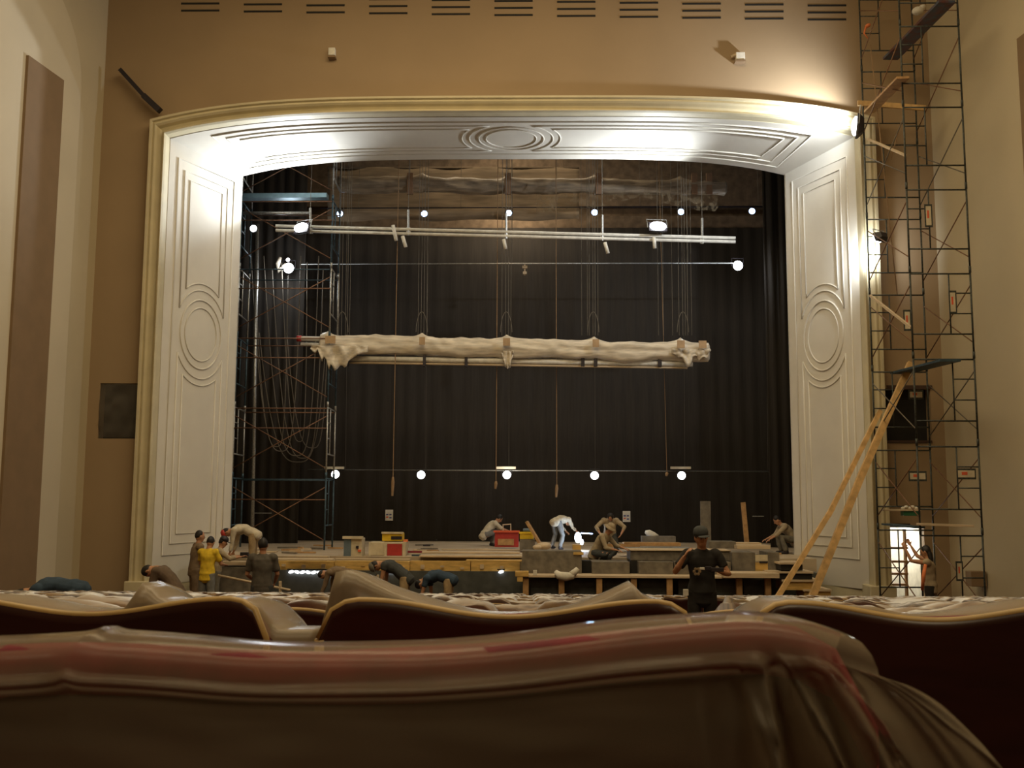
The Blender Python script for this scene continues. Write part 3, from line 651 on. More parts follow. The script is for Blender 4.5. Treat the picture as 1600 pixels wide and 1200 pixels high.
# planks and plywood sheets on the deck
def deckY(y): return 1.39*FPX/(y-780)
for i, (x0, x1, y, th, lab, m) in enumerate(((450, 512, 870, 3, 'pale board lying at the left front edge of the stage', M_board), (640, 812, 862, 3, 'long pale plank behind the front edge, middle of the stage', M_board), (655, 815, 868, 3, 'pale plank nearest the front edge, middle of the stage', M_board), (690, 815, 857, 2, 'long pale plank farthest back in the middle of the stage', M_board), (728, 815, 874, 2, 'splintered yellow plank overhanging the stage front', M_ywood), (425, 520, 874, 2, 'thin plank lying along the left stage front', M_board), (520, 640, 873, 2, 'short thin plank under the cabinet', M_board), (395, 430, 862, 2, 'small pale board beside the red capped person', M_board))):
    Y = deckY(y+2); a = at(x0, y, Y); b = at(x1, y, Y)
    tag(MB().box((a.x, Y, 1.165), (b.x, Y+.22+.1*(i % 3), 1.165+th*.014)).build('plank', m, None, False, .004), lab, 'plank')
tag(MB().box((at(645, 868, 25.3).x, 25.05, 1.165), (at(812, 868, 25.3).x, 25.15, 1.2)).build('steel_strip', M_blue, None), 'dark blue steel strip lying between the stage planks', 'strip')
# under-stage lamps
def slotlight(px0, n, label):
    t = thing('strip_light', at(px0, 894, 24.28), label, 'light')
    for k in range(n): MB().ell(at(px0+8.8*k, 893.5+.25*k, 24.26), ((.062, 0, .012*(-1)**k), (0, .02, 0), (0, 0, .034)), 10, 6).build('bulb', E_white, t, True)
    pbox(MB(), px0-6, px0+8.8*n-3, 889, 891, 24.25, .06).build('strip_rail', M_dark, t)
slotlight(455, 8, 'row of glaring white bulbs under the left stage edge')
slotlight(611, 1, 'single white bulb under the stage edge beside the bending capped worker')
slotlight(783, 1, 'single white bulb under the stage edge near its middle')
item('cut_board', M_board, 'jagged pale boards stacked under the middle stage edge', 'board', (563, 568, 900, 905, 24.2, .05), (571, 576, 898, 905, 24.2, .05), (579, 584, 900, 905, 24.2, .05), (588, 592, 898, 905, 24.2, .05))
# grey blocks, right half
item('concrete_block', M_grey, 'large grey box block left of the kneeling worker, front of the stage', 'block', (816, 909, 861, 901, 23.55, .7))
item('concrete_block', M_grey, 'grey block directly below the kneeling worker', 'block', (925, 984, 878, 901, 23.5, .9))
item('concrete_block', M_grey, 'grey block between the kneeling worker and the black shirted person', 'block', (998, 1052, 878, 901, 23.5, .9))
item('concrete_block', M_grey, 'long grey block behind the black shirted person', 'block', (1054, 1142, 878, 901, 23.5, .9))
item('concrete_block', M_grey, 'upper grey block course behind the kneeling worker', 'block', (985, 1142, 861, 876, 23.9, .9))
item('concrete_block', M_grey, 'upright grey block left of the yellow sheet', 'block', (1144, 1180, 863, 895, 23.6, .9))
item('concrete_block', M_grey, 'upright grey block right of the yellow sheet', 'block', (1200, 1218, 863, 895, 23.6, .9))
t = thing('painted_panel', at(1190, 895, 23.5), 'small cream and yellow panel between two grey blocks', 'panel')
pbox(MB(), 1180, 1200, 867, 877, 23.62, .05).build('upper_half', M_ivory, t); pbox(MB(), 1180, 1200, 879, 895, 23.62, .05).build('lower_half', M_ywood, t); pbox(MB(), 1187, 1199, 877, 880, 23.60, .03).build('dark_stripe', M_blackm, t)
item('recess_shade_sheet', M_dark, 'dark sheet filling the shaded gap between the two lower grey blocks left', 'board', (910, 924, 876, 901, 23.9, .3))  # dark sheet put in for the shade of the recess
item('recess_shade_sheet', M_dark, 'dark sheet filling the shaded gap between the second and third grey blocks', 'board', (985, 997, 876, 901, 23.9, .3))  # another dark sheet in place of the shade between blocks
item('coping_board', M_board, 'thin pale coping board on the upper grey block course', 'board', (985, 1142, 859.5, 861, 23.85, .9))
item('coping_board', M_ywood, 'yellow board scrap beside the kneeling worker', 'board', (896, 912, 863, 867, 23.5, .1))
item('coping_board', M_ywood, 'yellow board scrap left of the black shirted person', 'board', (1037, 1060, 863, 867, 24.1, .1))
# work bench ledge with posts
t = thing('timber_ledge', at(1015, 928, 22.9), 'long pale timber ledge on short posts before the grey blocks', 'ledge')
pbox(MB(), 816, 1150, 900, 903, 22.9, .75).build('shelf_board', M_board, t); pbox(MB(), 1130, 1218, 896, 903, 22.7, .8).build('shelf_board', M_board, t)
for x in (822, 878, 937, 991, 1047, 1156, 1201): pbox(MB(), x-5, x+4, 904, 935, 22.95, .1).build('post', M_wood, t)
for xa, xb in ((829, 873), (884, 932), (943, 986), (998, 1042), (1060, 1150), (1163, 1196)): pbox(MB(), xa, xb, 906, 935, 23.25, .03).build('back_panel', M_pit, t)
item('timber_scrap', M_ywood, 'splintered yellow timber scrap at the left end of the ledge', 'timber', (805, 826, 893, 901, 22.85, .3), (808, 817, 901, 909, 22.86, .2))
mb = MB(); mb.path([at(868, 893, 22.9), at(873, 899, 22.85), at(884, 901, 22.85), at(896, 900, 22.9)], [.05, .09, .10, .07], 10); mb.path([at(893, 898, 22.9), at(899, 893, 22.9), at(903, 888, 22.9)], [.08, .07, .05], 8)
tag(mb.build('cement_sack', M_paper, None, True), 'limp white sack lying on the timber ledge', 'sack')
item('tool_scrap', M_paper, 'small upright offcut standing on the ledge before the large grey block', 'offcut', (833, 839, 891, 899, 22.9, .06))
# stairs at the right
t = thing('stage_steps', at(1250, 925, 23.2), 'short flight of timber steps going down at the right end of the stage', 'steps')
for xa, xb, ya, yb, yc, m in ((1218, 1256, 879, 882, 891, M_dark), (1200, 1271, 893, 896, 905, M_dark), (1222, 1284, 906, 909, 922, M_ywood), (1255, 1300, 921, 924, 934, M_ywood)):
    pbox(MB(), xa, xb, ya, yb, 23.1, .8).build('tread', M_board, t); pbox(MB(), xa+2, xb-2, yb, yc, 23.15, .7).build('riser', m, t)
# left apron block and things
item('brick_pier', M_grey, 'low grey brick pier at the left front of the stage under the red capped person', 'pier', (343, 400, 886, 935, 23.7, .55))
item('timber_ledge', M_board, 'short pale board on the low brick pier at the left', 'board', (340, 402, 878, 883, 23.72, .5))
# long pit rail
t = thing('pit_rail', (0, 19.05, 0), 'long timber capped low parapet before the orchestra pit', 'parapet')
MB().box((-4.3, 19, .69), (7, 19.3, .73)).build('cap', M_board, t); MB().box((-4.3, 19.05, 0), (7, 19.25, .69)).build('panelling', M_pit, t)
# machines and boxes
def crate(px0, px1, py0, py1, Y, dep, label, cat, name, m_body, m_side=None, extras=(), z=None):
    t = thing(name, at((px0+px1)/2, py1, Y), label, cat)
    pbox(MB(), px0, px1, py0, py1, Y, dep).build('body', m_body, t, bevel=.012)
    for nm, m, x0, x1, y0, y1, dy in extras: pbox(MB(), x0, x1, y0, y1, Y-dy, max(dy, .02)).build(nm, m, t)
    return t
crate(548, 565, 841, 871, 24.95, .5, 'ivory welding machine with a blue grey side on the stage', 'welding machine', 'welding_machine', M_ivory, None, (('side_panel', M_bluegrey, 537, 548, 843, 871, .03), ('top_cover', M_ivory, 535, 567, 838, 842, .08), ('dial', M_blackm, 556, 560, 853, 857, .04), ('socket', M_redink, 559, 564, 859, 862, .04)))
crate(577, 634, 847, 868, 25.2, .6, 'ivory metal cabinet with an open red interior on the stage', 'cabinet', 'metal_cabinet', M_ivory, None, (('red_interior', M_red, 605, 628, 850, 868, .02), ('corner_post', M_ivory, 576, 579, 847, 871, .04), ('corner_post', M_ivory, 600, 604, 847, 871, .04), ('corner_post', M_ivory, 629, 633, 847, 871, .04)))
crate(597, 628, 833, 845.5, 25.3, .5, 'yellow toolbox with a dark open slot on the metal cabinet', 'toolbox', 'toolbox', M_yel, None, (('lid', M_ivory, 596, 630, 831, 834, .04), ('dark_slot', M_blackm, 611, 628, 838, 843, .02)))
item('red_rag', M_orange, 'small orange red rag right of the yellow toolbox', 'rag', (630, 637, 843, 847, 25.4, .1))
item('dark_bar', M_redw, 'short dark red bar lying right of the metal cabinet', 'bar', (636, 659, 861, 864, 25.6, .08))
t = crate(773, 810, 831, 855, 28.3, .7, 'red toolbox with a tan patch near the middle of the stage', 'toolbox', 'toolbox', M_red, None, (('tan_patch', M_wood, 778, 803, 842, 852, .02), ('rim', M_redink, 771, 812, 829, 832, .05)))
tag(MB().path([at(786, 829, 28.4), at(786, 820, 28.4), at(798, 819, 28.4), at(798, 829, 28.4)], .02, 5).build('wire_handle', M_board, None), 'pale wire hoop standing on the red toolbox', 'hoop')
crate(812, 834, 833, 842.5, 27.3, .4, 'bright yellow crate right of the red toolbox', 'crate', 'yellow_crate', M_yel, None, (('rim', M_yel, 811, 836, 831, 834, .03),))
item('storage_box', M_grey, 'grey box under the bright yellow crate', 'box', (812, 836, 843, 860, 27.2, .5))
item('tool_bag', M_bluegrey, 'dark blue bag on top of the yellow crate', 'bag', (817, 832, 826, 831, 27.4, .3), bevel=.03)
tag(MB().bar(at(823, 815, 27.0), at(846, 853, 26.8), .10, .06).build('leaning_board', M_wood, None), 'reddish board leaning beside the yellow crate', 'board')
mb = MB(); mb.ell(at(850, 853, 26.6), ((.2, 0, 0), (0, .2, 0), (0, 0, .1)), 12, 8).ell(at(840, 855, 26.5), ((.13, 0, 0), (0, .15, 0), (0, 0, .07)), 10, 7)
tag(mb.build('rubble_heap', M_board, None, True), 'small heap of wood chips left of the welding worker', 'heap')
item('orange_block', M_ywood, 'orange timber block right of the welding arc', 'block', (895, 908, 851, 860, 25.5, .3))
mb = MB(); mb.ell(at(903, 840, 28.4), ((.09, 0, 0), (0, .08, 0), (0, 0, .15)), 12, 9)
mb.ell(at(909, 847, 28.4), ((.05, 0, 0), (0, .05, 0), (0, 0, .08)), 10, 7)
tag(mb.build('welding_arc', E_weld, None, True), 'glaring blue white welding arc on the stage', 'welding arc')
light('arc_light', 'POINT', at(904, 842, 28.1), 28, (.55, .72, 1), .08)
tag(MB().tube(at(908, 833, 28.4), at(926, 834, 28.3), .015, 6).build('welding_rod', E_blue, None), 'glowing rod reaching right from the welding arc', 'rod')
item('steel_sheet', M_steel, 'shiny steel sheet on the stage right of the kneeling worker', 'sheet', (968, 1080, 856, 858.5, 25.2, .5))
item('grey_plinth', M_grey, 'low grey box with a white bag on it, back of the stage', 'box', (1004, 1056, 838, 848, 28.8, .5))
mb = MB(); mb.path([at(1008, 831, 28.9), at(1013, 833, 28.9), at(1022, 836, 28.9), at(1029, 837, 28.9)], [.04, .1, .08, .02], 9)
tag(mb.build('plastic_bag', M_paper, None, True), 'white plastic bag on the low grey box', 'bag')
item('timber_stack', M_wood, 'low brown timber stack behind the kneeling worker', 'timber', (975, 1064, 848, 853, 27.5, .5), (940, 1000, 850, 855, 27.4, .3))
item('timber_stack', M_grey, 'low grey board stack at the right of the stage', 'timber', (1108, 1150, 846, 857, 26.3, .6))
item('timber_stack', M_board, 'pale board stack at the far right of the stage', 'timber', (1152, 1204, 852, 858, 25.9, .6), (1148, 1190, 848, 851, 26.5, .4))
plank(at(1102, 783, 28.2), at(1103, 850, 28.2), .28, .06, M_grey, 'grey board standing upright on the right of the stage', 'upright_board', 'board')
plank(at(1161, 785, 28.2), at(1167, 851, 28.2), .12, .10, M_wood, 'brown post standing upright on the right of the stage', 'upright_post', 'post')
# notices on the drape
for px, y, lab in ((608, 805, 'white notice sheet on the black drape, left one'), (979, 807, 'white notice sheet on the black drape, right one')):
    t = thing('notice_sheet', at(px, y+9, 33.7), lab, 'sign')
    pbox(MB(), px-6, px+6, y-8.5, y+8.5, 33.7, .02).build('paper', M_paper, t)
    for dx, dy, m in ((-3, -1, M_ink), (2, -1, M_ink), (-3, 3, M_redink), (2, 4, M_ink)): pbox(MB(), px+dx-1.6, px+dx+1.8, y+dy-1, y+dy+1, 33.69, .005).build('printed_mark', m, t)
item('wall_bracket', M_steel, 'faint pale bracket on the black drape at the left', 'bracket', (396, 424, 801, 802.5, 31.2, .03))
item('wall_bracket', M_steel, 'faint pale bracket on the black drape at the right', 'bracket', (1176, 1194, 806, 807.5, 30.2, .03))
# clutter on the deck, small pieces
for i in range(26):
    x = random.choice((random.uniform(400, 530), random.uniform(640, 770), random.uniform(1075, 1215))); y = random.uniform(851, 866); Y = deckY(y)
    p = at(x, y, Y); a = random.uniform(-.6, .6); L = random.uniform(.1, .35)
    tag(MB().bar((p.x-L*cos(a), Y-L*sin(a), 1.19), (p.x+L*cos(a), Y+L*sin(a), 1.19), .06, .04).build('timber_offcut', random.choice((M_wood, M_board, M_blackm, M_grey)), None), 'small timber offcut lying on the stage floor', 'offcut', 'offcuts scattered on the stage floor')

# ------------------------------------------------------------------ people
SKIN = mat('brown_skin', (.46, .235, .13), .6, noise_amt=.06, scale=8)
HAIR = mat('black_hair', (.012, .010, .010), .6)
EYE = mat('dark_eye', (.02, .015, .012), .3)
def cloth(name, c): return mat(name, c, .9, noise_amt=.14, scale=12, bump=.25, bscale=14)
def remesh(mb, name, m, parent, vox, it=2, disp=0):
    me = bpy.data.meshes.new(name); me.from_pydata([v for v in mb.v], [], mb.f)
    o = bpy.data.objects.new('tmp', me); COL.objects.link(o)
    r = o.modifiers.new('r', 'REMESH'); r.mode = 'VOXEL'; r.voxel_size = vox; r.use_smooth_shade = True
    s = o.modifiers.new('s', 'SMOOTH'); s.iterations = it; s.factor = .5
    dg = bpy.context.evaluated_depsgraph_get(); me2 = bpy.data.meshes.new_from_object(o.evaluated_get(dg))
    bpy.data.objects.remove(o); bpy.data.meshes.remove(me)
    if disp:
        for v in me2.vertices: v.co += v.normal*disp*noise.noise(v.co*9)
    me2.name = name; me2.materials.clear(); me2.materials.append(m)
    for p in me2.polygons: p.use_smooth = True; p.material_index = 0
    ob = bpy.data.objects.new(name, me2); COL.objects.link(ob); ob.parent = parent; return ob
def N_(v): return V(v).normalized()
def etube(mb, pts, rx, ry, right, n=16):
    rr = []; m = len(pts); right = N_(right)
    for i, p in enumerate(pts):
        d = (pts[min(i+1, m-1)]-pts[max(i-1, 0)]).normalized(); r = (right-d*d.dot(right)).normalized(); f = r.cross(d)
        rr.append([p+r*rx[i]*cos(2*pi*k/n)+f*ry[i]*sin(2*pi*k/n) for k in range(n)])
    e0 = (pts[0]-pts[1]).normalized(); e1 = (pts[-1]-pts[-2]).normalized()
    rr = [[pts[0]+e0*rx[0]*.35+(q-pts[0])*.5 for q in rr[0]]]+rr+[[pts[-1]+e1*rx[-1]*.35+(q-pts[-1])*.5 for q in rr[-1]]]
    mb.rings(rr)
def person(label, px, Y, gz, yaw, h=1.7, lean=0, lean2=None, head=(0, .1, 1), headturn=0, armL=((-.2, 0, -1), (-.1, .2, -1)), armR=((.2, 0, -1), (.1, .2, -1)),
           legL=((-.06, .02, -1), (0, -.03, -1)), legR=((.06, .02, -1), (0, -.03, -1)), shirt=None, sleeve=.5, trousers=None, hat=None, hair='short', side=0, curl=.7, pz=None, shoes=True):
    """local axes: x right of the person, y forward, z up; yaw 0 faces away from the camera"""
    s = h/1.72; lean2 = lean if lean2 is None else lean2
    d1 = N_((side, sin(radians(lean)), cos(radians(lean)))); d2 = N_((side, sin(radians(lean2)), cos(radians(lean2))))
    P0 = V((0, 0, 0)); Mid = P0+d1*.24*s; C = Mid+d2*.27*s; hd = N_(head)
    Nk = C+(d2*.4+hd*.6).normalized()*.062*s; H = Nk+hd*.112*s
    R = V((1, 0, 0)); f2 = R.cross(d2)*-1; f2 = d2.cross(R)*-1 if 0 else V((0, d2.z, -d2.y))
    sh = {1: C-d2*.045*s+R*.185*s, -1: C-d2*.045*s-R*.185*s}
    hp = {1: P0+R*.09*s-V((0, 0, .03))*s, -1: P0-R*.09*s-V((0, 0, .03))*s}
    arms = {}; legs = {}
    for k, (ua, fa) in ((-1, armL), (1, armR)):
        E_ = sh[k]+N_(ua)*.29*s; W_ = E_+N_(fa)*.255*s; arms[k] = (sh[k], E_, W_, N_(fa))
    for k, (th, sn) in ((-1, legL), (1, legR)):
        K = hp[k]+N_(th)*.43*s; A = K+N_(sn)*.41*s; legs[k] = (hp[k], K, A)
    low = min(min(l[2].z-.075*s, l[1].z-.06*s) for l in legs.values())
    if pz is not None: low = -(pz-gz)
    body = MB()
    def torso(mb, g):
        etube(mb, [P0-d1*.09*s, P0, P0+d1*.10*s, Mid, Mid+d2*.12*s, C-d2*.07*s, C-d2*.0*s],
              [x*s+g for x in (.12, .165, .15, .145, .168, .175, .10)], [x*s+g for x in (.09, .12, .105, .105, .12, .105, .06)], R)
        for k in (-1, 1): mb.ell(sh[k]-R*k*.02*s, (R*(.075*s+g), V((0, 1, 0))*(.07*s+g), V((0, 0, 1))*(.07*s+g)))
    torso(body, 0)
    etube(body, [C-d2*.05*s, C+d2*.01*s, Nk, Nk+hd*.06*s], [.09*s, .062*s, .056*s, .055*s], [.07*s, .06*s, .057*s, .055*s], R)
    # head frame
    hr = (R*cos(radians(headturn))+V((0, 1, 0))*sin(radians(headturn))); hr = (hr-hd*hd.dot(hr)).normalized(); hf = hd.cross(hr)
    body.ell(H, (hr*.077*s, hf*.095*s, hd*.115*s), 18, 12)
    body.ell(H+hf*.035*s-hd*.07*s, (hr*.052*s, hf*.055*s, hd*.055*s))           # jaw
    body.ell(H+hf*.098*s-hd*.015*s, (hr*.014*s, hf*.02*s, hd*.028*s), 8, 6)      # nose
    body.ell(H+hf*.083*s-hd*.06*s, (hr*.026*s, hf*.013*s, hd*.011*s), 8, 6)      # mouth
    body.ell(H+hf*.075*s+hd*.03*s, (hr*.05*s, hf*.02*s, hd*.012*s), 8, 6)        # brow
    for k in (-1, 1): body.ell(H+hr*k*.079*s-hd*.005*s, (hr*.012*s, hf*.02*s, hd*.033*s), 8, 6)
    for k in (-1, 1):
        a, e, w_, fd = arms[k]
        etube(body, [a, (a+e)/2, e, e.lerp(w_, .35), w_], [.05*s, .046*s, .038*s, .038*s, .026*s], [.052*s, .047*s, .038*s, .036*s, .022*s], R if abs(N_(e-a).x) < .9 else V((0, 1, 0)))
        # hand: palm and five bent fingers
        pr = V((0, 1, 0)) if abs(fd.y) < .8 else V((1, 0, 0)); pr = (pr-fd*fd.dot(pr)).normalized(); pn = fd.cross(pr)
        if pn.dot(V((k, 0, 0))) > 0: pn = -pn
        body.ell(w_+fd*.05*s, (pr*.042*s, pn*.016*s, fd*.055*s), 12, 8)
        for j, ln in enumerate((.068, .078, .074, .058)):
            o0 = w_+fd*.085*s+pr*(-.031+.0205*j)*s; sp = pr*(j-1.5)*.10
            d_a = (fd+sp+pn*curl*.4).normalized(); d_b = (fd+sp*.6+pn*curl*1.4).normalized()
            p1 = o0+d_a*ln*.5*s; p2 = p1+d_b*ln*.5*s
            body.path([o0-fd*.02*s, o0, p1, p2], [.0095*s, .0095*s, .0088*s, .007*s], 8)
        o0 = w_+fd*.03*s-pr*.03*s; p1 = o0+(fd*.5-pr*.7+pn*.3).normalized()*.04*s; p2 = p1+(fd*.9-pr*.1+pn*.4).normalized()*.03*s
        body.path([w_+fd*.02*s, o0, p1, p2], [.013*s, .012*s, .0105*s, .008*s], 8)
    for k in (-1, 1):
        a, kn, an = legs[k]
        etube(body, [a, a.lerp(kn, .5), kn, kn.lerp(an, .35), an], [.085*s, .072*s, .055*s, .055*s, .04*s], [.09*s, .074*s, .055*s, .057*s, .04*s], R)
        body.ell(an+V((0, .05, -.035))*s, (V((.042, 0, 0))*s, V((0, .12, 0))*s, V((0, 0, .04))*s))
    g = at(px, 850, Y)
    root = thing('person', (g.x, Y, gz), label, 'person')
    root.rotation_euler = (0, 0, radians(yaw))
    off = V((0, 0, -low))
    def fin(mb, *a, **k):
        mb.v = [v+off for v in mb.v]; return remesh(mb, *a, **k)
    fin(body, 'body', SKIN, root, .0095*s, 1)
    for k in (-1, 1):
        mb = MB().ell(H+hf*.088*s+hr*k*.03*s+hd*.008*s+off, (hr*.012*s, hf*.008*s, hd*.007*s), 8, 6); me = bpy.data.meshes.new('eye'); me.from_pydata(mb.v, [], mb.f); me.materials.append(EYE)
        o = bpy.data.objects.new('eye', me); COL.objects.link(o); o.parent = root
    if shirt:
        sb = MB(); torso(sb, .018*s); etube(sb, [C-d2*.1*s, C-d2*.03*s, C+d2*.012*s], [.15*s, .12*s, .075*s], [.1*s, .085*s, .07*s], R)
        etube(sb, [P0-d1*.14*s, P0-d1*.05*s, P0+d1*.08*s], [.175*s, .18*s, .165*s], [.13*s, .13*s, .12*s], R)
        for k in (-1, 1):
            a, e, w_, fd = arms[k]
            if sleeve <= 1: q = a.lerp(e, sleeve); etube(sb, [a, (a+q)/2, q], [.068*s, .067*s, .066*s], [.068*s, .066*s, .064*s], R if abs(N_(e-a).x) < .9 else V((0, 1, 0)))
            else:
                q = e.lerp(w_, min(sleeve-1, .95)); rr = R if abs(N_(e-a).x) < .9 else V((0, 1, 0))
                etube(sb, [a, (a+e)/2, e, q], [.068*s, .063*s, .055*s, .044*s], [.068*s, .062*s, .055*s, .042*s], rr)
        fin(sb, 'shirt', shirt, root, .014*s, 2, disp=.012)
    if trousers:
        tb_ = MB(); etube(tb_, [P0-d1*.08*s, P0, P0+d1*.07*s], [.13*s, .178*s, .16*s], [.11*s, .13*s, .115*s], R)
        for k in (-1, 1):
            a, kn, an = legs[k]; etube(tb_, [a+V((0, 0, .03))*s, a.lerp(kn, .5), kn, kn.lerp(an, .5), an.lerp(kn, .05)], [.10*s, .088*s, .075*s, .072*s, .066*s], [.105*s, .09*s, .075*s, .072*s, .066*s], R)
        fin(tb_, 'trousers', trousers, root, .014*s, 2, disp=.012)
    if shoes:
        for k in (-1, 1):
            an = legs[k][2]; fin(MB().ell(an+V((0, .055, -.04))*s, (V((.05, 0, 0))*s, V((0, .135, 0))*s, V((0, 0, .045))*s)).ell(an+V((0, -.01, -.01))*s, (V((.05, 0, 0))*s, V((0, .055, 0))*s, V((0, 0, .06))*s)), 'shoe', M_blackm, root, .014*s, 1)
    if hair:
        hb = MB(); hb.ell(H+hd*.022*s-hf*.018*s, (hr*.086*s, hf*.096*s, hd*.108*s), 16, 10)
        if hair == 'long': hb.ell(H-hf*.06*s-hd*.10*s, (hr*.085*s, hf*.055*s, hd*.15*s), 14, 9)
        fin(hb, 'hair', HAIR, root, .012*s, 1, disp=.012)
    if hat:
        kind, m = hat; cb = MB(); B = H+hd*.045*s
        cb.rings([[B+off+hr*r*s*cos(t)+hf*r*1.12*s*sin(t)+hd*z*s for t in [2*pi*k/20 for k in range(20)]] for r, z in ((.092, -.01), (.095, .03), (.085, .07), (.055, .098), (.015, .108))])
        if kind == 'cap': cb.ell(B+off+hf*.12*s+hd*.0*s, (hr*.075*s, hf*.075*s, hd*.010*s), 14, 6)
        if kind == 'bucket': cb.rings([[B+off+hr*r*s*cos(t)+hf*r*1.1*s*sin(t)+hd*z*s for t in [2*pi*k/20 for k in range(20)]] for r, z in ((.09, .02), (.15, -.035), (.152, -.025), (.09, .03))])
        if kind == 'hood': cb.ell(B+off-hf*.05*s-hd*.06*s, (hr*.08*s, hf*.05*s, hd*.09*s), 12, 8)
        me = bpy.data.meshes.new('cap'); me.from_pydata(cb.v, [], cb.f); me.materials.append(m)
        for p in me.polygons: p.use_smooth = True
        o = bpy.data.objects.new({'cap': 'cap', 'bucket': 'brimmed_hat', 'hood': 'headscarf'}[kind], me); COL.objects.link(o); o.parent = root
    root['_off'] = 0; del root['_off']
    Rz = Matrix.Rotation(radians(yaw), 3, 'Z')
    def world(p): return Rz@(p+off)+V((g.x, Y, gz))
    return dict(root=root, hand={k: world(arms[k][2]+arms[k][3]*.09*s) for k in (-1, 1)}, chest=world(C-d2*.2*s), world=world, C=C, d2=d2, s=s, Rz=Rz)
C_brown = cloth('brown_work_cloth', (.20, .14, .085)); C_grey = cloth('dark_grey_cloth', (.085, .075, .06)); C_khaki = cloth('khaki_cloth', (.36, .26, .14))
C_yellow = cloth('yellow_cotton', (.72, .50, .03)); C_blue = cloth('dark_blue_cloth', (.03, .055, .09)); C_black = cloth('black_cotton', (.017, .015, .013))
C_white = cloth('off_white_cotton', (.56, .50, .38)); C_tan = cloth('tan_cotton', (.36, .29, .19)); C_jean = cloth('grey_jeans', (.19, .19, .18)); C_slate = cloth('slate_cloth', (.05, .055, .055))
C_olive = cloth('olive_grey_cloth', (.17, .155, .12))
DOWN = ((-.12, .15, -1), (-.05, .3, -1)); DOWNR = ((.12, .15, -1), (.05, .3, -1))
FWD = ((-.25, .35, -.9), (.25, 1, -.1)); FWDR = ((.25, .35, -.9), (-.25, 1, -.1))
person('person in a dark blue top bending low over the seats at the far left', 121, 14.0, floor_z(14.0), 100, 1.7, 80, 98, (0, .9, -.6), armL=((0, .2, -1), (0, .5, -1)), armR=((0, .3, -1), (0, .3, -1)), shirt=C_blue, sleeve=1.9, trousers=C_blue)
person('person in a dark brown shirt leaning head down over the front left seats', 279, 17.9, 0, 88, 1.72, 34, 52, (0, .95, -.35), armL=((0, .25, -1), (0, .2, -1)), armR=((0, .1, -1), (0, .25, -1)), shirt=cloth('dark_brown_shirt', (.13, .09, .06)), sleeve=.8, trousers=C_brown)
person('person in brown overalls standing left of the yellow shirt with head turned right', 306, 22.7, 0, -60, 1.80, 4, 8, (0, .15, 1), armL=FWD, armR=FWDR, shirt=C_brown, sleeve=1.9, trousers=C_brown)
y_ = person('person in a yellow T-shirt and grey trousers seen from behind', 325, 22.0, 0, -15, 1.70, 3, 6, (.05, .35, 1), armL=FWD, armR=FWDR, shirt=C_yellow, sleeve=.7, trousers=C_jean)
d_ = person('person behind the yellow shirt holding a dark camera to the right', 339, 23.1, 0, -70, 1.66, 5, 12, (0, .4, 1), armL=((-.2, .8, -.6), (.1, 1, .2)), armR=((.2, .8, -.6), (-.1, 1, .2)), shirt=C_tan, sleeve=1.5, trousers=C_olive, hat=('cap', M_blackm))
hh = (d_['hand'][1]+d_['hand'][-1])/2
tag(MB().box(hh-V((.09, .05, .05)), hh+V((.09, .05, .07))).tube(hh+V((.05, 0, 0)), hh+V((.2, -.02, -.01)), .045, 10).build('camera', M_blackm, None, False, .01), 'dark handheld device held right of the yellow shirt', 'camera')
person('person with a red cap and off white shirt bending down at the left stage edge', 396, 23.9, .81, 92, 1.66, 62, 96, (0, .95, -.35), armL=((0, .1, -1), (0, .2, -1)), armR=((0, .0, -1), (0, .35, -1)), shirt=C_white, sleeve=1.8, trousers=C_khaki, hat=('cap', M_red))
t7 = person('person in a dark grey T-shirt seen from behind near the pale stick', 411, 18.5, 0, 12, 1.80, 2, 4, (0, .05, 1), armL=((-.25, .15, -1), (.45, .9, -.5)), armR=((.25, .15, -1), (-.2, .9, -.7)), shirt=C_grey, sleeve=.75, trousers=C_slate)
tag(MB().tube(at(341, 899, 21.6), at(453, 922, 20.8), .025, 8).build('wooden_stick', M_board, None, True), 'long pale stick slanting down right beside the yellow shirt', 'stick')
tag(MB().bar(at(438, 908, 20.9), at(438, 928, 20.9), .05, .04).build('wooden_peg', M_board, None), 'short upright pale peg under the end of the long stick', 'peg')
person('worker with a grey cap, grey shirt and khaki trousers bending left before the stage', 634, 21.2, 0, 88, 1.74, 50, 68, (0, .9, -.3), armL=((0, .2, -1), (0, .3, -1)), armR=((0, .1, -1), (0, .0, -1)), shirt=C_slate, sleeve=.3, trousers=C_khaki, hat=('cap', C_olive))
person('worker in a dark shirt and khaki trousers bending far down with head hidden', 702, 21.3, 0, 85, 1.66, 72, 105, (0, .7, -.8), armL=((0, .3, -1), (0, .2, -1)), armR=((0, -.1, -1), (0, .1, -1)), shirt=C_blue, sleeve=.6, trousers=C_khaki)
person('person in dusty brown clothes bending beside the row of white bulbs', 548, 22.6, 0, 80, 1.62, 76, 92, (0, .95, -.4), armL=((0, .3, -1), (0, .4, -1)), armR=((0, .1, -1), (0, .2, -1)), shirt=C_brown, sleeve=1.8, trousers=C_brown)
SQ = ((-.2, .85, .25), (0, -.35, -1)); SQR = ((.2, .85, .25), (0, -.35, -1))
person('worker in a white shirt crouching far back left of the red toolbox', 757, 30.6, 1.16, -75, 1.62, 35, 50, (0, .7, .6), armL=((-.1, .9, -.7), (0, 1, -.3)), armR=((.1, .9, -.7), (0, 1, -.3)), legL=SQ, legR=SQR, shirt=C_white, sleeve=.9, trousers=C_jean)
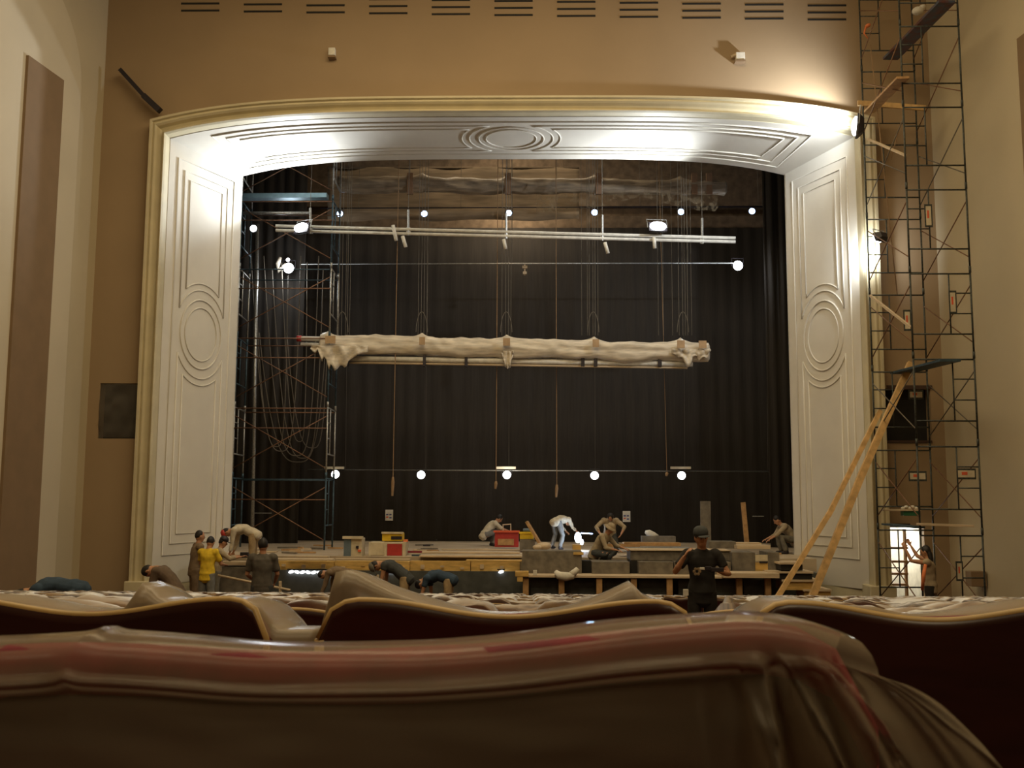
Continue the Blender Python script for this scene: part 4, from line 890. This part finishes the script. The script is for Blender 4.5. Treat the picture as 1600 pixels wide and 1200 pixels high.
wl = person('welding worker in a cream shirt and grey trousers bent over away from view', 869, 28.7, 1.16, -38, 1.50, 72, 95, (0, .8, -.6), armL=((0, .5, -1), (.1, .9, -.6)), armR=((.15, .5, -1), (.1, .9, -.5)), legL=((-.2, .45, -1), (0, -.45, -1)), legR=((.2, .3, -1), (0, -.4, -1)), shirt=C_white, sleeve=1.6, trousers=C_jean)
person('worker with a tan brimmed hat sitting on the stage edge working with both hands', 930, 24.55, 1.16, -118, 1.72, 28, 40, (0, .55, .85), armL=((-.15, .7, -.8), (.3, 1, -.25)), armR=((.15, .5, -1), (-.2, 1, -.2)), legL=((-.3, 1, .05), (.6, -.3, -.35)), legR=((.3, 1, .05), (-.5, -.5, -.35)), shirt=C_tan, sleeve=1.5, trousers=C_slate, hat=('bucket', C_tan), pz=1.30)
person('worker in a tan shirt kneeling with head down behind the tan hat', 953, 27.6, 1.16, 178, 1.70, 25, 48, (0, .9, .3), armL=((-.7, .5, -.6), (.4, .6, -.7)), armR=((.7, .5, -.6), (-.4, .6, -.7)), legL=((-.2, .6, -.75), (0, -1, -.1)), legR=((.2, .6, -.75), (0, -1, -.1)), shirt=C_tan, sleeve=1.5, trousers=C_slate)
bt = person('person in a black T-shirt and dark cap standing among the seats facing the camera', 1096, 13.3, floor_z(13.3), 178, 1.73, 2, 3, (.08, .22, 1), headturn=12, armL=((-.55, .25, -.95), (.75, .75, .28)), armR=((.62, .35, -.8), (-.55, .55, 1.0)), shirt=C_black, sleeve=.62, trousers=C_black, hat=('cap', C_slate))
h_ = bt['hand'][-1]
tag(MB().box(h_+V((-.10, -.06, -.02)), h_+V((-.02, -.03, .03))).box(h_+V((-.03, -.07, -.035)), h_+V((.13, -.04, .015))).build('phone', M_blackm, None, False, .005), 'small dark phone held in front of the black T-shirt', 'phone')
tag(MB().box(h_+V((-.17, -.07, -.01)), h_+V((-.11, -.05, .02))).build('paper_cup', M_paper, None, False, .004), 'white card held beside the dark phone', 'card')
cp = at(1089, 893, 13.14)
emb = MB()
for k in range(6): a = 2*pi*k/6; emb.ell(cp+V((.036*cos(a), 0, .036*sin(a))), ((.02, 0, 0), (0, .006, 0), (0, 0, .02)), 8, 6)
emb.box(cp+V((.07, -.002, .02)), cp+V((.20, .002, .032)))
me = emb.build('shirt_emblem', mat('tan_print', (.28, .20, .11), .8), bt['root'])
me.matrix_parent_inverse = Matrix.Identity(4)
# emblem vertices were laid out in world axes: turn them into the person's own axes
for v in me.data.vertices: v.co = bt['Rz'].inverted()@v.co
tag(pbox(MB(), 1068, 1076, 921, 931, 13.2, .05).build('white_tag', M_paper, None, False, .006), 'small white cup on the seat left of the black T-shirt', 'cup')
person('person in a tan shirt crouching half hidden behind the right of the frame', 1240, 27.2, 1.16, 95, 1.68, 30, 48, (0, .6, .7), armL=((0, .8, -.8), (0, .8, -.5)), armR=((0, .6, -.9), (0, .9, -.4)), legL=SQ, legR=SQR, shirt=C_tan, sleeve=1.4, trousers=C_olive)
wm = person('person with long black hair, pale vest and dark skirt reaching up beside the scaffold', 1451, 20.3, 0, 60, 1.66, 4, 2, (0, .25, 1), armL=((-.2, .8, .1), (.1, .4, .9)), armR=((.3, .8, .35), (.2, .5, .8)), shirt=C_tan, sleeve=.2, trousers=C_black, hair='long')
tag(MB().path([at(1446, 882, 20.05), at(1443, 900, 20.02), at(1441, 922, 20.1)], [.03, .04, .03], 8).build('red_strap', M_orange, None, True), 'orange red strap hanging down beside the long haired person', 'strap')

# ------------------------------------------------------------------ seats
SW, PITX = .51, .585
PF = 1
def top_prof(x):
    a = abs(x); z = PF*.024*(1-cos(pi*min(a/.205, 1)))/2
    if a > .205: z -= .05*(1-sqrt(max(0, 1-((a-.205)/(SW/2-.205))**2)))
    return z
def seat_parts(root, near=False, simple=False):
    """local axes: origin at the dip of the top edge, seat faces +y"""
    n = 14 if simple else 30
    xs = [-SW/2+SW*i/n for i in range(n+1)]
    def yb(x, z): return .05*(1-(x/.255)**2)*.6 - .18*z*-1*0 + (z*-.16)        # dished in plan, leaning back to the top
    lv = (0, -.012, -.04, -.12, -.3, -.55) if not simple else (0, -.05, -.25)
    def P(x, l, off): t = top_prof(x); return V((x, -(0.16*l)*0+.16*(-l)+yb(x, 0)*.9+off, t+l))
    mb = MB()
    back = [[P(x, l, 0) for x in xs] for l in lv]; front = [[P(x, l, .014) for x in xs] for l in reversed(lv)]
    mb.rings([r for r in back[::-1]]+[r for r in front[::-1]], closed=False, caps=False)
    o = mb.build('back_shell', M_shell, root, True)
    ed = MB().path([P(x, 0, .007)+V((0, 0, 0)) for x in xs]+[P(SW/2, -.06, .007), P(SW/2, -.2, .007)], .0035 if simple else .0065, 6)
    ed.path([P(-SW/2, 0, .007), P(-SW/2, -.06, .007), P(-SW/2, -.2, .007)], .0075, 6)
    ed.build('wood_edge', M_edge if not near else M_redw, root, True)
    # cushion on the stage side, a padded roll
    cu = MB(); rr = []
    for l, th in ((-.002 if near else -.012, .03), (-.03, .055), (-.1, .07), (-.3, .08), (-.5, .06)):
        th *= .4 if near else 1
        rr.append([P(x*.96, l, .016) for x in xs]+[P(x*.96, l, .016+th) for x in reversed(xs)])
    cu.rings(rr).build('back_cushion', M_redw, root, True)
    if near:
        pb = MB(); rr = []
        for l, th in ((.006, .0), (.004, .008), (-.005, .013), (-.014, .012), (-.021, .005), (-.022, 0)): rr.append([P(x, l, -th) for x in xs])
        pb.rings(rr, closed=False, caps=False).build('top_padding', M_redw, root, True)
    if not simple:
        z0 = -.52
        s_ = MB(); rr = []
        for y, z in ((.12, z0), (.2, z0+.05), (.4, z0+.06), (.55, z0+.04), (.58, z0-.02), (.5, z0-.06), (.15, z0-.06)): rr.append([V((x*.92, y, z)) for x in xs])
        rr.append(rr[0]); s_.rings(rr, closed=False, caps=False).build('seat_cushion', M_redw, root, True)
        for sg in (-1, 1):
            MB().box((sg*.285-.03, .12, -.30), (sg*.285+.03, .5, -.27)).build('armrest', M_edge, root, False, .008)
            MB().box((sg*.285-.02, .2, -.95), (sg*.285+.02, .42, -.30)).build('side_panel', M_shell, root, False, .006)
def seat_root(loc, label, group): return thing('theatre_seat', loc, label, 'seat', group)
protoF = seat_root((0, 0, 0), 'x', 'x'); seat_parts(protoF)
PF = .55
protoN = seat_root((0, 0, 0), 'x', 'x'); seat_parts(protoN, near=True)
PF = 1
# far seats: one mesh each
def far_mesh():
    root = seat_root((0, 0, 0), 'x', 'x'); seat_parts(root, simple=True)
    vs = []; fs = []; mi = []; ms = [M_shell, M_edge, M_redw]
    for c in root.children:
        me = c.data; k = len(vs); vs += [tuple(v.co) for v in me.vertices]; i = ms.index(me.materials[0])
        for p in me.polygons: fs.append(tuple(q+k for q in p.vertices)); mi.append(i)
    me = bpy.data.meshes.new('theatre_seat'); me.from_pydata(vs, [], fs)
    for m in ms: me.materials.append(m)
    for p, i in zip(me.polygons, mi): p.material_index = i; p.use_smooth = True
    for c in list(root.children): bpy.data.objects.remove(c)
    bpy.data.objects.remove(root); return me
FAR = far_mesh()
ORD = ['nearest', 'second', 'third', 'fourth', 'fifth', 'sixth', 'seventh', 'eighth', 'ninth', 'tenth', 'eleventh', 'twelfth', 'thirteenth', 'fourteenth', 'fifteenth', 'sixteenth', 'seventeenth', 'eighteenth', 'nineteenth', 'twentieth', 'last']
def copy_tree(o, parent=None):
    c = o.copy(); COL.objects.link(c); c.parent = parent
    for ch in o.children: copy_tree(ch, c)
    return c
def row_z(y): return 2.514-.0915*y-(.022*max(0, min(1, (9-y)/5)) if y > 2 else 0)
near = protoN; near.location = (.40, .55, 2.4585); near.rotation_euler = (0, radians(-2.1), 0)
tag(near, 'nearest theatre seat with a burgundy padded top under clear plastic', 'seat', 'theatre seats in the nearest row')
def X(px, Y): return at(px, 950, Y).x
rest = []; count = 1; used = False
people_at = [(121, 14.0), (1096, 13.3)]
for r in range(1, 21):
    Y = .55+.85*r; z = row_z(Y); half = .503*Y+.6; c0 = .447 if r % 2 else .447+.29
    n0_ = int(-(half+c0-.48)/PITX)-1; n1_ = int((half-c0+.48)/PITX)+1
    for i in range(n0_, n1_+1):
        x = c0+PITX*i
        if abs(x-.48) > half: continue
        if abs(x) > side_x(Y)-.4: continue
        if 2.5 < Y < 13.4 and x+SW/2 > X(1048, Y) and x-SW/2 < X(1140, Y): continue      # the aisle
        lab = 'theatre seat in the %s row from the camera, under clear plastic' % ORD[r]
        if r == 1: lab = {-1: 'dark backed seat with a pale wood edge at the left of the second row', 0: 'dark backed seat with a pale wood edge in the middle of the second row', 1: 'dark backed seat with a pale wood edge at the right of the second row'}.get(i, lab)
        grp = 'theatre seats in the %s row' % ORD[r]
        if r <= 3:
            if not used: o = protoF; used = True
            else: o = copy_tree(protoF)
        else:
            if count >= 300: rest.append((x, Y, z)); continue
            o = bpy.data.objects.new('theatre_seat', FAR); COL.objects.link(o)
        o.location = (x, Y, z+(0 if r == 1 else random.uniform(-.014, .0))); tag(o, lab, 'seat', grp); count += 1
if rest:
    vs = []; fs = []; mi = []
    for x, Y, z in rest:
        k = len(vs); vs += [(v.co.x+x, v.co.y+Y, v.co.z+z) for v in FAR.vertices]
        for p in FAR.polygons: fs.append(tuple(q+k for q in p.vertices)); mi.append(p.material_index)
    me = bpy.data.meshes.new('distant_theatre_seats'); me.from_pydata(vs, [], fs)
    for m in FAR.materials: me.materials.append(m)
    for p, i in zip(me.polygons, mi): p.material_index = i
    o = bpy.data.objects.new('distant_theatre_seats', me); COL.objects.link(o); tag(o, 'the farthest rows of burgundy theatre seats before the stage', 'seats', None, 'stuff')
# plastic films over the rows
def row_film(r, Y, z, m, label, h=.02, amp=.035, spikes=()):
    half = .503*Y+.7; n = int(half*2/.015) if Y < 5 else min(int(half*2/.022), 700); rr = []
    prof_ = [(-.008, -.035, 0), (.0, .006, .6), (.04, .010, 1), (.12, .008, 1), (.22, -.004, 1), (.32, -.04, .8), (.42, -.10, .6)] if r > 1 else [(.014, -.012, 0), (.022, .001, .6), (.05, .006, 1), (.12, .004, 1), (.22, -.012, 1), (.32, -.05, .8), (.42, -.11, .6)]
    for dy, dz, wgt in prof_:
        row = []
        for i in range(n+1):
            x = .48-half+2*half*i/n
            u = ((x-.447-(.29 if r % 2 == 0 else 0))/PITX+.5) % 1-.5; tp = top_prof(u*PITX) if abs(u*PITX) < SW/2 else -.03
            e0 = .029*max(0, 1-(u*PITX/.255)**2)+.006
            nz_ = noise.noise(V((x*3.1, r*3.7+dy*4, 0)))+.5*noise.noise(V((x*9, r*5.1+dy*9, 1)))
            if r > 1: nz_ = .5*noise.noise(V((x*4.1, r*3.7+dy*4, 0)))+1.1*noise.noise(V((x*13, r*5.1+dy*9, 1)))+.5*noise.noise(V((x*31, r*7.1+dy*20, 1)))
            z_ = z+max(tp, -.02)+dz+wgt*(h+amp*nz_)*.6
            if 1 < r and Y < 13.4 and X(1038, Y) < x < X(1148, Y): z_ -= .6
            for sx, sh_, wl_, wr_ in spikes:
                d = x-sx; e = math.exp(-(abs(d)/(wl_ if d < 0 else wr_))**1.2)
                z_ += sh_*e*wgt
            row.append(V((x, Y+dy+e0+(.03*noise.noise(V((x*4, dy*8, r))) if dy > .05 else 0), z_)))
        rr.append(row)
    o = MB().rings(rr, closed=False, caps=False).build('plastic_sheet', m, None, True)
    return tag(o, label, 'plastic sheet', 'clear plastic sheets over the seat rows')
for r in range(1, 21):
    Y = .55+.85*r; z = row_z(Y); sp = ()
    if r == 1: sp = ((X(187, Y), .042, .012, .022), (X(506, Y), .056, .002, .06), (X(1005, Y), .026, .05, .006), (X(1400, Y), .008, .05, .05))
    row_film(r, Y, z, M_film3 if r > 1 else M_film, 'crumpled clear plastic sheet over the %s seat row' % ORD[r], h=-.010 if r == 1 else -.002, amp=.010 if r == 1 else .018, spikes=sp)
# the plastic over the nearest seat
nY = .55
def near_film():
    n = 420; m = 60; rr = [[] for _ in range(m+1)]
    for i in range(n+1):
        x = lerp(.07, .655, i/n); u0 = x-.40
        zt = 2.4585+u0*sin(radians(2.1))+.55*.024*(1-cos(pi*min(abs(u0)/.205, 1)))/2+.008
        yc = .55+.027*max(0, 1-(u0/.255)**2)
        if u0 > .19: zt -= .014*((u0-.19)/.065)**2
        zt += .003*math.exp(-abs(x-.235)/.005)+.0015*noise.noise(V((x*14, 0, 0)))
        f = max(0, (x-.565)/.09); top = []
        for Y, dz in ((yc+.062, -.04), (yc+.052, -.010), (yc+.042, -.001), (yc+.025, .001), (yc+.005, .0), (yc-.010, -.004), (yc-.018, -.009), (yc-.021, -.014)):
            top.append(V((x, Y, zt+dz+.0012*noise.noise(V((x*9, Y*30, 2))))))
        k0 = len(top)-1; pf = top[-1]
        d = pf-CAM; q = 1/d.dot(FW); px = 800+FPX*d.dot(RT)*q
        pb = at(px+f**1.15*300, 1320, nY-.05)
        for j in range(m+1):
            if j <= k0: p = top[j]
            else:
                u = (j-k0)/(m-k0); p = pf.lerp(pb, u)
                p.x = lerp(pf.x, pb.x, u**(.85-.3*min(1, f)))
                amp = .026*min(1, f*1.4)*min(1, u*2.6)
                p.y += amp*(sin(f*19+1.2*u)+.6*sin(f*37+2*u)) - amp*1.6*((1-abs(sin(f*8+.8*u+.5)))**4+.7*(1-abs(sin(f*14.3-.9*u)))**5)
                p.y -= .004*noise.noise(V((x*5, u*2.2, 0)))+.0012*noise.noise(V((x*22, u*6, 4)))+.008*math.exp(-((u-.07)/.05)**2)*(1-min(1, f))
            rr[j].append(p)
    mb = MB().rings(rr, closed=False, caps=False)
    return tag(mb.build('plastic_sheet', M_film2, None, True), 'glossy clear plastic draped over the nearest seat, folded at its right end', 'plastic sheet')
near_film()
